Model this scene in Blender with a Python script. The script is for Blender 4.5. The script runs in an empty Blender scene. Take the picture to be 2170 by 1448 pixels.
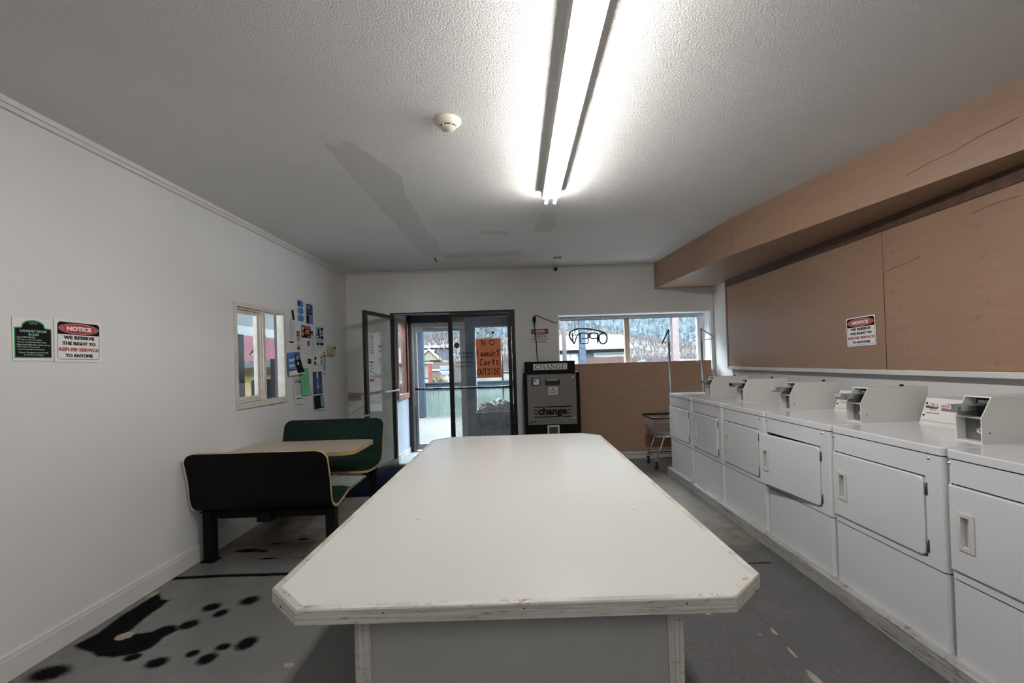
import bpy, bmesh, math, random
import numpy as np
from mathutils import Vector, Matrix
from mathutils.geometry import tessellate_polygon
random.seed(7)
R = math.radians
sc = bpy.context.scene
COL = sc.collection

# ------------------------------------------------------------------ camera
IMG_W, FOCAL_PX = 2170.0, 1010.0
cd = bpy.data.cameras.new('camera'); cam = bpy.data.objects.new('camera', cd); COL.objects.link(cam)
cd.sensor_fit = 'HORIZONTAL'; cd.sensor_width = 36.0; cd.lens = 36.0 * FOCAL_PX / IMG_W
cd.shift_x, cd.shift_y = -0.00446, 0.01562
cd.clip_start, cd.clip_end = 0.02, 800
cam.matrix_world = Matrix.Translation((0, 0, 1.43)) @ Matrix.Rotation(math.pi/2 + 0.010, 4, 'X') @ Matrix.Rotation(-0.031, 4, 'Z')
sc.camera = cam

# ------------------------------------------------------------------ sky, exposure
SKY_STRENGTH = 42.0
TUBE_STRENGTH = 82.0
w = bpy.data.worlds.new('overcast_sky'); sc.world = w; w.use_nodes = True
bg = w.node_tree.nodes['Background']
bg.inputs[0].default_value = (0.82, 0.91, 1.0, 1); bg.inputs[1].default_value = SKY_STRENGTH
vs = sc.view_settings
vs.view_transform = 'Standard'; vs.look = 'None'; vs.gamma = 1.0; vs.exposure = 0.30; vs.use_curve_mapping = False
sc.cycles.use_denoising = True
sc.cycles.max_bounces = 10; sc.cycles.diffuse_bounces = 6; sc.cycles.transparent_max_bounces = 24
sc.cycles.sample_clamp_indirect = 6.0

# ------------------------------------------------------------------ materials
def lin(c):
    f = lambda v: v/12.92 if v <= .04045 else ((v+.055)/1.055)**2.4
    return tuple(f(v/255.0) for v in c)
def nd(nt, typ, **kw):
    n = nt.nodes.new(typ)
    for k, v in kw.items():
        if k in n.inputs.keys(): n.inputs[k].default_value = v
        else: setattr(n, k, v)
    return n
def mix(nt, fac, a, b):
    m = nt.nodes.new('ShaderNodeMix'); m.data_type = 'RGBA'
    for s, v in ((0, fac), (6, a), (7, b)):
        if hasattr(v, 'is_linked') or hasattr(v, 'links'): nt.links.new(v, m.inputs[s])
        else: m.inputs[s].default_value = v if s == 0 else (*v[:3], 1)
    return m.outputs[2]
def ramp(nt, src, a, b):
    m = nt.nodes.new('ShaderNodeMapRange'); m.interpolation_type = 'SMOOTHSTEP'
    m.inputs[1].default_value, m.inputs[2].default_value = a, b
    nt.links.new(src, m.inputs[0]); return m.outputs[0]
def op(nt, o, a, b=None):
    m = nt.nodes.new('ShaderNodeMath'); m.operation = o
    for i, v in enumerate((a, b)):
        if v is None: continue
        if hasattr(v, 'links'): nt.links.new(v, m.inputs[i])
        else: m.inputs[i].default_value = v
    return m.outputs[0]
def coords(nt, scale=(1, 1, 1)):
    t = nt.nodes.new('ShaderNodeTexCoord'); mp = nt.nodes.new('ShaderNodeMapping')
    mp.inputs['Scale'].default_value = scale; nt.links.new(t.outputs['Object'], mp.inputs[0]); return mp.outputs[0]
def noise(nt, vec, scale, detail=4, rough=.55):
    n = nd(nt, 'ShaderNodeTexNoise', Scale=scale, Detail=detail, Roughness=rough); nt.links.new(vec, n.inputs['Vector']); return n.outputs['Fac']
def bump(nt, b, h, strength, dist=.01):
    n = nd(nt, 'ShaderNodeBump', Strength=strength, Distance=dist); nt.links.new(h, n.inputs['Height']); nt.links.new(n.outputs[0], b.inputs['Normal'])
def new(name):
    m = bpy.data.materials.new(name); m.use_nodes = True
    return m, m.node_tree, m.node_tree.nodes['Principled BSDF']
def M(name, c, rough=.5, metal=0., var=.06, vs=5., bmp=0., bs=120., coat=0., spec=.5, raw=False, stretch=(1, 1, 1)):
    m, nt, b = new(name); col = c if raw else lin(c)
    v = coords(nt, stretch); n = noise(nt, v, vs)
    lo = tuple(x*(1-var) for x in col); hi = tuple(min(1, x*(1+var)) for x in col)
    nt.links.new(mix(nt, ramp(nt, n, .3, .7), lo, hi), b.inputs['Base Color'])
    b.inputs['Roughness'].default_value = rough; b.inputs['Metallic'].default_value = metal
    b.inputs['Coat Weight'].default_value = coat; b.inputs['Specular IOR Level'].default_value = spec
    if bmp: bump(nt, b, noise(nt, v, bs, 3), bmp, .004)
    return m
def glass(name, tint=(.97, .99, .98), haze=0., hatch=False, hazecol=(.5, .52, .55)):
    m = bpy.data.materials.new(name); m.use_nodes = True; nt = m.node_tree; nt.nodes.clear()
    out = nd(nt, 'ShaderNodeOutputMaterial'); tr = nd(nt, 'ShaderNodeBsdfTransparent'); tr.inputs[0].default_value = (*tint, 1)
    gl = nd(nt, 'ShaderNodeBsdfGlossy'); gl.inputs['Roughness'].default_value = .02
    lw = nd(nt, 'ShaderNodeLayerWeight', Blend=.5); fr = op(nt, 'ADD', op(nt, 'MULTIPLY', op(nt, 'POWER', lw.outputs['Facing'], 5.), .85), .025); ms = nd(nt, 'ShaderNodeMixShader')
    nt.links.new(fr, ms.inputs[0]); nt.links.new(tr.outputs[0], ms.inputs[1]); nt.links.new(gl.outputs[0], ms.inputs[2])
    last = ms.outputs[0]
    if haze:
        df = nd(nt, 'ShaderNodeBsdfDiffuse'); df.inputs[0].default_value = (*hazecol, 1)
        m2 = nd(nt, 'ShaderNodeMixShader'); v = coords(nt)
        f = op(nt, 'MULTIPLY', ramp(nt, noise(nt, v, 3., 6, .7), .35, .75), haze)
        if hatch:
            wv = nd(nt, 'ShaderNodeTexWave', Scale=22., Distortion=.0); wv.bands_direction = 'DIAGONAL'; nt.links.new(coords(nt, (1, 0, 1.35)), wv.inputs['Vector'])
            sep = nd(nt, 'ShaderNodeSeparateXYZ'); nt.links.new(coords(nt), sep.inputs[0])
            low = ramp(nt, sep.outputs[2], 1.3, .55)
            f = op(nt, 'ADD', f, op(nt, 'MULTIPLY', op(nt, 'MULTIPLY', ramp(nt, wv.outputs['Fac'], .55, .9), low), .55))
        nt.links.new(f, m2.inputs[0]); nt.links.new(last, m2.inputs[1]); nt.links.new(df.outputs[0], m2.inputs[2]); last = m2.outputs[0]
    nt.links.new(last, out.inputs[0]); return m
def emissive(name, c, s):
    m, nt, b = new(name); b.inputs['Base Color'].default_value = (*c, 1)
    b.inputs['Emission Color'].default_value = (*c, 1); b.inputs['Emission Strength'].default_value = s; return m

def make_ceiling_mat():
    m, nt, b = new('stucco_ceiling'); v = coords(nt)
    at = nd(nt, 'ShaderNodeAttribute'); at.attribute_name = 'patch'
    edge = op(nt, 'ADD', at.outputs['Fac'], op(nt, 'MULTIPLY', op(nt, 'SUBTRACT', noise(nt, v, 9., 5, .7), .5), .5))
    msk = ramp(nt, edge, .42, .55)
    big = ramp(nt, noise(nt, v, .8, 3), .35, .7)
    c = mix(nt, big, (.72, .715, .71), (.77, .765, .76))
    c = mix(nt, msk, c, (.63, .625, .615))
    nt.links.new(c, b.inputs['Base Color']); b.inputs['Roughness'].default_value = .6; b.inputs['Specular IOR Level'].default_value = .25
    h = op(nt, 'ADD', noise(nt, v, 105., 3, .6), op(nt, 'MULTIPLY', noise(nt, v, 240., 2, .5), .35))
    sep = nd(nt, 'ShaderNodeSeparateXYZ'); nt.links.new(v, sep.inputs[0])
    flat = op(nt, 'MULTIPLY', ramp(nt, sep.outputs[1], 5.4, 4.2), op(nt, 'SUBTRACT', 1., op(nt, 'MULTIPLY', msk, .8)))
    bump(nt, b, op(nt, 'MULTIPLY', ramp(nt, h, .4, .95), flat), .55, .006); return m
def make_floor_mat():
    m, nt, b = new('painted_and_tiled_floor'); v = coords(nt)
    sep = nd(nt, 'ShaderNodeSeparateXYZ'); nt.links.new(v, sep.inputs[0]); X, Y = sep.outputs[0], sep.outputs[1]
    # tiles one foot square
    br = nd(nt, 'ShaderNodeTexBrick'); br.offset = 0.; br.squash = 1.
    for k, val in (('Color1', (.185, .152, .115, 1)), ('Color2', (.150, .126, .100, 1)), ('Mortar', (.03, .027, .024, 1)), ('Scale', 1.), ('Mortar Size', .003), ('Mortar Smooth', .3), ('Bias', 0.), ('Brick Width', .305), ('Row Height', .305)): br.inputs[k].default_value = val
    mp = nd(nt, 'ShaderNodeMapping'); mp.inputs['Location'].default_value = (2.12 + .61, -3.62 + 6.1, 0); nt.links.new(v, mp.inputs[0]); nt.links.new(mp.outputs[0], br.inputs['Vector'])
    grime = ramp(nt, noise(nt, v, 7., 8, .75), .40, .68)
    tile = mix(nt, op(nt, 'MULTIPLY', grime, .7), br.outputs['Color'], (.066, .056, .047))
    tile = mix(nt, op(nt, 'MULTIPLY', ramp(nt, noise(nt, v, 60., 4, .7), .55, .75), .4), tile, (.22, .20, .18))
    # grey paint
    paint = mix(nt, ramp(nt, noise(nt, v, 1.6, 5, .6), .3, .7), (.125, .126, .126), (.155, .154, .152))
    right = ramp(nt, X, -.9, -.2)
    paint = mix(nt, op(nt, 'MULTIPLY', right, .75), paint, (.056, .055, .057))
    scr = None
    for ang in (.35, 1.45, 2.5):
        mpx = nd(nt, 'ShaderNodeMapping'); mpx.inputs['Rotation'].default_value = (0, 0, ang); mpx.inputs['Scale'].default_value = (1, .16, 1); nt.links.new(v, mpx.inputs[0])
        q = ramp(nt, noise(nt, mpx.outputs[0], 210., 2, .6), .63, .70); scr = q if scr is None else op(nt, 'MAXIMUM', scr, q)
    area = ramp(nt, noise(nt, v, 2.3, 4, .6), .36, .58)
    scf = op(nt, 'MULTIPLY', op(nt, 'MULTIPLY', scr, area), op(nt, 'ADD', op(nt, 'MULTIPLY', right, .75), .14))
    paint = mix(nt, scf, paint, (.27, .225, .185))
    fleck = ramp(nt, noise(nt, v, 28., 2, .5), .735, .76)
    paint = mix(nt, op(nt, 'MULTIPLY', fleck, op(nt, 'MULTIPLY', ramp(nt, noise(nt, v, 1.9, 2), .5, .62), .9)), paint, (.30, .22, .14))
    edge = op(nt, 'ADD', Y, op(nt, 'MULTIPLY', noise(nt, v, 6., 3), .03))
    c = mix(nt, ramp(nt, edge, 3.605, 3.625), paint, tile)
    back = op(nt, 'MULTIPLY', ramp(nt, Y, 6.08, 6.10), ramp(nt, X, .4, .5))
    c = mix(nt, back, c, (.20, .19, .19))
    conc = mix(nt, ramp(nt, noise(nt, v, 5., 6, .7), .35, .7), (.16, .18, .20), (.26, .28, .30))
    c = mix(nt, ramp(nt, Y, 6.84, 6.86), c, conc)
    at = nd(nt, 'ShaderNodeAttribute'); at.attribute_name = 'stain'
    st = op(nt, 'ADD', at.outputs['Fac'], op(nt, 'MULTIPLY', op(nt, 'SUBTRACT', noise(nt, v, 38., 8, .8), .5), .95))
    stm = ramp(nt, st, .12, .78)
    tar = mix(nt, op(nt, 'MULTIPLY', ramp(nt, noise(nt, v, 90., 5, .8), .62, .74), .5), (.004, .004, .004), (.10, .08, .065))
    c = mix(nt, stm, c, tar)
    at2 = nd(nt, 'ShaderNodeAttribute'); at2.attribute_name = 'bare'
    st2 = op(nt, 'ADD', at2.outputs['Fac'], op(nt, 'MULTIPLY', op(nt, 'SUBTRACT', noise(nt, v, 40., 5, .7), .5), .8))
    c = mix(nt, ramp(nt, st2, .45, .55), c, (.30, .265, .215))
    nt.links.new(c, b.inputs['Base Color'])
    rg = op(nt, 'ADD', op(nt, 'MULTIPLY', grime, .18), .30); nt.links.new(op(nt, 'ADD', rg, op(nt, 'MULTIPLY', stm, .35)), b.inputs['Roughness'])
    nt.links.new(op(nt, 'MULTIPLY', op(nt, 'SUBTRACT', 1., op(nt, 'MULTIPLY', stm, .95)), .5), b.inputs['Specular IOR Level'])
    bump(nt, b, noise(nt, v, 90., 4, .65), .25, .004); return m
def make_worn_wood(name='worn_white_painted_wood', st=(2, 2, 120)):
    m, nt, b = new(name); v = coords(nt)
    g = noise(nt, coords(nt, st), 2.2, 6, .65)
    base = mix(nt, ramp(nt, g, .40, .60), (.40, .385, .35), (.575, .555, .515))
    chip = op(nt, 'MULTIPLY', ramp(nt, noise(nt, coords(nt, (9, 9, 60)), 1.9, 8, .78), .55, .62), .85)
    base = mix(nt, chip, base, (.26, .185, .115))
    nt.links.new(base, b.inputs['Base Color']); b.inputs['Roughness'].default_value = .6
    bump(nt, b, g, .35, .004); return m
def make_plinth_wood():
    m, nt, b = new('peeling_white_plinth'); v = coords(nt)
    g = noise(nt, coords(nt, (8, 1.2, 40)), 2.0, 6, .65)
    base = mix(nt, ramp(nt, g, .35, .65), (.29, .288, .28), (.42, .415, .40))
    chip = ramp(nt, noise(nt, coords(nt, (8, 5, 18)), 2.2, 9, .82), .54, .60)
    base = mix(nt, op(nt, 'MULTIPLY', chip, .8), base, (.16, .14, .12))
    crack = ramp(nt, noise(nt, coords(nt, (1, .9, 26)), 1.7, 7, .65), .60, .63)
    base = mix(nt, op(nt, 'MULTIPLY', crack, .85), base, (.10, .09, .085))
    nt.links.new(base, b.inputs['Base Color']); b.inputs['Roughness'].default_value = .6; bump(nt, b, g, .4, .004); return m
def make_speckle():
    m, nt, b = new('green_speckled_laminate'); v = coords(nt)
    vo = nd(nt, 'ShaderNodeTexVoronoi', Scale=300.); nt.links.new(v, vo.inputs['Vector'])
    sep = nd(nt, 'ShaderNodeSeparateColor'); nt.links.new(vo.outputs['Color'], sep.inputs[0])
    c = mix(nt, ramp(nt, sep.outputs[0], .40, .60), (.0015, .004, .003), (.0035, .036, .025))
    c = mix(nt, ramp(nt, sep.outputs[1], .82, .9), c, (.035, .02, .014))
    nt.links.new(c, b.inputs['Base Color']); b.inputs['Roughness'].default_value = .5; b.inputs['Specular IOR Level'].default_value = .15; return m
def make_brown(name='brown_painted_plywood', k=1.):
    m, nt, b = new(name); v = coords(nt)
    g = noise(nt, coords(nt, (1, 1.2, 14)), 3.5, 6, .6)
    base = mix(nt, ramp(nt, g, .3, .7), (.262*k, .158*k, .101*k), (.292*k, .180*k, .119*k))
    base = mix(nt, op(nt, 'MULTIPLY', ramp(nt, noise(nt, v, 1.1, 4), .5, .75), .35), base, (.215, .14, .105))
    sc_ = ramp(nt, noise(nt, coords(nt, (6, 1.5, 30)), 2.6, 7, .75), .69, .72)
    base = mix(nt, op(nt, 'MULTIPLY', sc_, .7), base, (.06, .035, .022))
    nt.links.new(base, b.inputs['Base Color']); b.inputs['Roughness'].default_value = .45
    bump(nt, b, g, .15, .003); return m
def make_wood_laminate():
    m, nt, b = new('pale_oak_laminate')
    g = noise(nt, coords(nt, (1.2, 16, 16)), 3., 6, .6)
    nt.links.new(mix(nt, ramp(nt, g, .35, .65), (.40, .33, .25), (.53, .46, .37)), b.inputs['Base Color']); b.inputs['Roughness'].default_value = .3; return m
def make_board_green():
    m, nt, b = new('pale_green_boards')
    nt.links.new(mix(nt, ramp(nt, noise(nt, coords(nt, (8, 8, 1)), 3.), .3, .7), (.060, .080, .073), (.076, .094, .087)), b.inputs['Base Color']); b.inputs['Roughness'].default_value = .7; return m

MAT = dict(
    ceiling=make_ceiling_mat(), floor=make_floor_mat(), worn=make_worn_wood(), wornup=make_worn_wood('worn_white_painted_upright', (120, 120, 2)), plinth=make_plinth_wood(), green=make_speckle(), brown=make_brown(), board=make_brown('brown_window_board', 1.35), oak=make_wood_laminate(), gboard=make_board_green(),
    wall=M('white_wall_paint', (.655, .65, .65), .5, var=.02, vs=1.2, bmp=.12, bs=160, raw=True),
    wallb=M('greyed_white_wall_paint', (.75, .75, .735), .5, var=.02, vs=1.2, bmp=.08, bs=160, raw=True),
    trim=M('white_trim_paint', (.62, .60, .585), .42, var=.03, raw=True),
    winframe=M('cream_window_frame', (.60, .56, .50), .45, var=.10, vs=14, raw=True),
    reveal=M('white_reveal_paint', (.74, .75, .77), .5, var=.02, raw=True),
    redbrown=M('red_brown_stain', (.20, .085, .06), .5, raw=True, var=.15, vs=12),
    plugring=M('plug_edge_brown', (.15, .085, .055), .6, raw=True), dkbrown=M('dark_brown_wood', (.075, .035, .022), .6, raw=True, var=.3, vs=14),
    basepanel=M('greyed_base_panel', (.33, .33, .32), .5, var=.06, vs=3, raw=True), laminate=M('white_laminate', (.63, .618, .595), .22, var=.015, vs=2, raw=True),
    enamel=M('white_enamel', (.68, .69, .72), .20, var=.012, vs=2, coat=.35, raw=True),
    enamel2=M('warm_white_enamel', (.66, .65, .63), .34, var=.012, vs=2, raw=True),
    handle=M('ivory_plastic', (.63, .615, .575), .4, raw=True),
    dimmed_pan=M('glare_dimmed_channel', (.014, .014, .015), .7, raw=True), dark=M('shadowed_black_gap', (.012, .012, .013), .7, raw=True),
    black=M('black_metal', (.005, .005, .006), .55, raw=True, spec=.12),
    blacklam=M('black_laminate_back', (.004, .004, .004), .6, raw=True, spec=.15),
    bronze=M('dark_bronze_aluminium', (.014, .010, .008), .42, raw=True, var=.35, vs=20, spec=.3),
    navyblack=M('dark_navy_paint', (.032, .040, .060), .5, raw=True, var=.2),
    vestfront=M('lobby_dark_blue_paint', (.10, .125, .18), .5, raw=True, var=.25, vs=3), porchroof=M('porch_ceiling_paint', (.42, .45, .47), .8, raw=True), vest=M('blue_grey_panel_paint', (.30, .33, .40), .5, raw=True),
    alu=M('brushed_aluminium', (.42, .42, .42), .35, .7, raw=True),
    steel=M('zinc_steel', (.48, .50, .53), .32, .85, raw=True),
    gunmetal=M('gunmetal_hinge', (.10, .10, .105), .35, .6, raw=True), chrome=M('chrome', (.75, .75, .76), .12, 1., raw=True),
    tan=M('maple_edge', (.43, .29, .15), .45, raw=True, var=.12, vs=30),
    plate=M('speckled_grey_faceplate', (.165, .155, .142), .5, .15, var=.35, vs=260, raw=True),
    lplate=M('bright_label_metal', (.58, .58, .60), .35, .3, raw=True),
    cream=M('cream_plastic', (.66, .62, .52), .45, raw=True),
    beige=M('aged_beige_plastic', (.40, .34, .25), .5, raw=True),
    white=M('white_sign_face', (.72, .71, .70), .35, raw=True, var=.02),
    paper=M('white_paper', (.66, .66, .68), .7, raw=True, var=.02),
    ink=M('black_ink', (.007, .007, .008), .6, raw=True, spec=.1),
    greyink=M('grey_ink', (.17, .17, .19), .6, raw=True),
    red=M('sign_red', (.42, .035, .045), .4, raw=True),
    redink=M('red_ink', (.40, .06, .075), .5, raw=True),
    signgreen=M('bright_green_border', (.05, .32, .10), .45, raw=True),
    palegreen=M('pale_green_lettering', (.42, .62, .46), .5, raw=True),
    orange=M('orange_card', (.84, .25, .11), .6, raw=True, var=.03),
    blue=M('print_blue', (.03, .15, .48), .45, raw=True), sky=M('print_sky_blue', (.18, .42, .62), .45, raw=True), navy=M('print_navy', (.012, .02, .07), .45, raw=True),
    pgreen=M('print_green', (.09, .33, .14), .45, raw=True), mint=M('green_paper', (.13, .50, .27), .65, raw=True), porange=M('print_orange', (.55, .24, .05), .5, raw=True), pred=M('print_red', (.50, .05, .06), .5, raw=True), skin=M('print_tan', (.42, .28, .2), .5, raw=True), pale=M('print_pale_blue', (.45, .58, .72), .5, raw=True),
    tape=M('clear_tape', (.62, .56, .46), .3, raw=True),
    mat=M('navy_floor_mat', (.005, .006, .011), .95, spec=.0, raw=True, var=.5, vs=200, bmp=.6, bs=300),
    plywood=M('pale_plywood', (.45, .42, .37), .6, raw=True, var=.1, vs=8),
    rubber=M('black_rubber', (.012, .012, .012), .7, raw=True),
    wheel=M('grey_caster', (.12, .12, .125), .5, raw=True),
    concrete=M('pale_concrete', (0.0503, 0.0503, 0.0503), .8, raw=True, var=.06, vs=1.5),
    postblue=M('blue_grey_post_paint', (0.0226, 0.0299, 0.0416), .6, raw=True, var=.3, vs=30),
    postpink=M('weathered_pole', (0.0637, 0.0507, 0.0520), .8, raw=True, var=.1, vs=10),
    raildark=M('dark_blue_rail_paint', (0.0154, 0.0226, 0.0325), .6, raw=True, var=.25, vs=30),
    roofw=M('white_metal_roof', (0.1106, 0.1135, 0.1174), .5, raw=True, var=.03), housew=M('blue_grey_siding', (0.0273, 0.0338, 0.0422), .7, raw=True), hwhite=M('house_white_trim', (0.1106, 0.1106, 0.1135), .6, raw=True),
    fence=M('cedar_fence', (0.0376, 0.0247, 0.0215), .8, raw=True, var=.25, vs=9, stretch=(6, 6, 1)), reed=M('reed_fence', (0.0415, 0.0338, 0.0311), .9, raw=True, var=.3, vs=20, stretch=(6, 6, .6)),
    roofm=M('mauve_shingles', (0.0415, 0.0338, 0.0376), .8, raw=True), gable=M('pale_yellow_siding', (0.0746, 0.0701, 0.0525), .7, raw=True), redp=M('faded_red_paint', (0.0688, 0.0163, 0.0174), .6, raw=True),
    redroof=M('red_metal_roof', (0.0174, 0.0079, 0.0095), .5, raw=True), yellow=M('yellow_siding', (0.0623, 0.0504, 0.0238), .7, raw=True), greysh=M('grey_boards', (0.0201, 0.0208, 0.0234), .8, raw=True, var=.2),
    hill=M('hillside_scrub', (0.0344, 0.0359, 0.0351), .95, raw=True, var=.3, vs=.15), conifer=M('blue_green_conifer', (0.0361, 0.0456, 0.0520), .9, raw=True, var=.4, vs=.3),
    twig=M('bare_twigs', (0.0382, 0.0320, 0.0320), .9, raw=True), shrub=M('dry_brush', (0.0415, 0.0340, 0.0349), .9, raw=True, var=.2), sage=M('sage_brush', (0.0273, 0.0364, 0.0325), .9, raw=True), ground=M('dry_grass_ground', (0.0320, 0.0291, 0.0275), .95, raw=True, var=.15, vs=.6),
    straw=M('straw_tuft', (0.0779, 0.0629, 0.0350), .9, raw=True), cloth=M('crumpled_cloth', (0.4950, 0.4950, 0.5250), .9, raw=True, var=.5, vs=30),
    car=M('pale_car_paint', (0.0779, 0.0746, 0.0779), .3, raw=True), cardark=M('car_window', (.06, .07, .08), .2, raw=True),
    rust=M('rusty_plate', (.16, .06, .025), .7, raw=True, var=.4, vs=14),
    pane=glass('window_pane'), dirty=glass('dirty_door_pane', haze=.16), screen=glass('screened_door_pane', haze=.30, hatch=True, hazecol=(.55, .57, .62)),
    tube=emissive('lit_fluorescent_tube', (1.0, .975, .93), TUBE_STRENGTH),
)

# materials that stand out of doors
for k_ in 'gboard concrete postblue postpink raildark roofw housew hwhite fence reed roofm gable redp redroof yellow greysh hill conifer twig shrub sage ground straw car'.split():
    MAT[k_].name = 'outdoor_' + MAT[k_].name; MAT[k_].node_tree.nodes['Principled BSDF'].inputs['Specular IOR Level'].default_value = 0.
# ------------------------------------------------------------------ mesh helpers
class MB:
    def __init__(s): s.v = []; s.f = []; s.sm = []
    def add(s, vs, fs, smooth=False):
        o = len(s.v); s.v += [tuple(p) for p in vs]; s.f += [tuple(i+o for i in f) for f in fs]; s.sm += [smooth]*len(fs); return s
    def box(s, x0, x1, y0, y1, z0, z1, bevel=0., seg=2):
        if x0 > x1: x0, x1 = x1, x0
        if y0 > y1: y0, y1 = y1, y0
        if z0 > z1: z0, z1 = z1, z0
        vs = [(x, y, z) for z in (z0, z1) for y in (y0, y1) for x in (x0, x1)]
        fs = [(0, 2, 3, 1), (4, 5, 7, 6), (0, 1, 5, 4), (2, 6, 7, 3), (0, 4, 6, 2), (1, 3, 7, 5)]
        if not bevel: return s.add(vs, fs)
        bm = bmesh.new(); bv = [bm.verts.new(p) for p in vs]
        for f in fs: bm.faces.new([bv[i] for i in f])
        bmesh.ops.bevel(bm, geom=bm.edges[:], offset=bevel, segments=seg, affect='EDGES', profile=.5)
        return s.bm(bm)
    def bm(s, bm, smooth=False):
        bm.verts.index_update(); s.add([v.co[:] for v in bm.verts], [[v.index for v in f.verts] for f in bm.faces], smooth); bm.free(); return s
    def tube(s, pts, r, seg=8, cap=True, closed=False):
        P = [Vector(p) for p in pts]; n = len(P); rings = []
        rr = r if hasattr(r, '__len__') else [r]*n
        up = None
        for i in range(n):
            a = P[(i-1) % n] if (i > 0 or closed) else P[i]; b = P[(i+1) % n] if (i < n-1 or closed) else P[i]
            d = (b-a).normalized()
            if up is None: up = Vector((0, 0, 1)) if abs(d.z) < .9 else Vector((1, 0, 0))
            x = d.cross(up).normalized(); y = x.cross(d).normalized(); up = y
            rings.append([P[i] + (x*math.cos(2*math.pi*k/seg) + y*math.sin(2*math.pi*k/seg))*rr[i] for k in range(seg)])
        vs = [q for ring in rings for q in ring]; fs = []
        for i in range(n if closed else n-1):
            j = (i+1) % n
            for k in range(seg): fs.append((i*seg+k, i*seg+(k+1) % seg, j*seg+(k+1) % seg, j*seg+k))
        if cap and not closed: fs += [tuple(range(seg))[::-1], tuple((n-1)*seg+k for k in range(seg))]
        return s.add(vs, fs, True)
    def cyl(s, p0, p1, r, seg=16): return s.tube([p0, p1], r, seg)
    def lathe(s, prof, c=(0, 0, 0), axis='Z', seg=24):
        vs = []; fs = []; n = len(prof)
        for k in range(seg):
            a = 2*math.pi*k/seg
            for (r, h) in prof:
                p = (r*math.cos(a), r*math.sin(a), h)
                if axis == 'X': p = (p[2], p[0], p[1])
                if axis == 'Y': p = (p[1], p[2], p[0])
                vs.append((p[0]+c[0], p[1]+c[1], p[2]+c[2]))
        for k in range(seg):
            j = (k+1) % seg
            for i in range(n-1): fs.append((k*n+i, j*n+i, j*n+i+1, k*n+i+1))
        return s.add(vs, fs, True)
    def prism(s, poly, a, b, axis='Z', smooth=False):
        # poly in the plane across axis: Z->(x,y)  Y->(x,z)  X->(y,z)
        n = len(poly)
        f = {'Z': lambda p, h: (p[0], p[1], h), 'Y': lambda p, h: (p[0], h, p[1]), 'X': lambda p, h: (h, p[0], p[1])}[axis]
        area = sum(poly[i][0]*poly[(i+1) % n][1]-poly[(i+1) % n][0]*poly[i][1] for i in range(n))
        if (area < 0) != (axis == 'Y'): poly = poly[::-1]
        vs = [f(p, a) for p in poly]+[f(p, b) for p in poly]
        fs = [tuple(range(n))[::-1], tuple(range(n, 2*n))]+[(i, (i+1) % n, n+(i+1) % n, n+i) for i in range(n)]
        return s.add(vs, fs, smooth)
    def holed(s, axis, a, b, u0, u1, z0, z1, holes):
        # slab a..b thick along axis with rectangular holes (u0,u1,z0,z1)
        us = sorted({u0, u1} | {h for q in holes for h in q[:2]}); zs = sorted({z0, z1} | {h for q in holes for h in q[2:]})
        us = [u for u in us if u0 <= u <= u1]; zs = [z for z in zs if z0 <= z <= z1]
        for i in range(len(us)-1):
            run = None
            for j in range(len(zs)-1):
                uc, zc = (us[i]+us[i+1])/2, (zs[j]+zs[j+1])/2
                hole = any(q[0] < uc < q[1] and q[2] < zc < q[3] for q in holes)
                if hole:
                    if run is not None: s._slab(axis, a, b, us[i], us[i+1], run, zs[j]); run = None
                elif run is None: run = zs[j]
            if run is not None: s._slab(axis, a, b, us[i], us[i+1], run, zs[-1])
        return s
    def _slab(s, axis, a, b, u0, u1, z0, z1):
        if axis == 'X': s.box(a, b, u0, u1, z0, z1)
        else: s.box(u0, u1, a, b, z0, z1)
    def build(s, name, mat, parent=None, loc=None):
        me = bpy.data.meshes.new(name); me.from_pydata(s.v, [], s.f)
        me.polygons.foreach_set('use_smooth', s.sm); me.update()
        o = bpy.data.objects.new(name, me); COL.objects.link(o); me.materials.append(MAT[mat] if isinstance(mat, str) else mat)
        if parent: o.parent = parent
        if loc: o.location = loc
        return o
def tag(o, label, cat, group=None, kind=None):
    o['label'] = label; o['category'] = cat
    if group: o['group'] = group
    if kind: o['kind'] = kind
    return o
def empty(name, loc=(0, 0, 0), rz=0., mw=None):
    o = bpy.data.objects.new(name, None); COL.objects.link(o); o.empty_display_size = .1
    if mw is not None: o.matrix_world = mw
    else: o.location = loc; o.rotation_euler = (0, 0, rz)
    return o
def copy_tree(o, parent=None):
    c = o.copy(); COL.objects.link(c); c.parent = parent
    for ch in o.children: copy_tree(ch, c)
    return c
def on_wall(which, u, v, n):
    # frame with local x = reading direction, y = up, z = out of the wall
    if which == 'left':  return Matrix(((0, 0, 1, n), (1, 0, 0, u), (0, 1, 0, v), (0, 0, 0, 1)))
    if which == 'right': return Matrix(((0, 0, -1, n), (-1, 0, 0, u), (0, 1, 0, v), (0, 0, 0, 1)))
    return Matrix(((1, 0, 0, u), (0, 0, -1, n), (0, 1, 0, v), (0, 0, 0, 1)))
def rrect(x0, x1, y0, y1, r, seg=5, corners=(1, 1, 1, 1)):
    out = []
    for (cx, cy, a0, on) in ((x1-r, y1-r, 0, corners[0]), (x0+r, y1-r, 90, corners[1]), (x0+r, y0+r, 180, corners[2]), (x1-r, y0+r, 270, corners[3])):
        if on: out += [(cx+r*math.cos(R(a0+90*k/seg)), cy+r*math.sin(R(a0+90*k/seg))) for k in range(seg+1)]
        else: out.append((cx+(r if a0 in (0, 270) else -r), cy+(r if a0 in (0, 90) else -r)))
    return out
TEXTS = []
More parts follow.
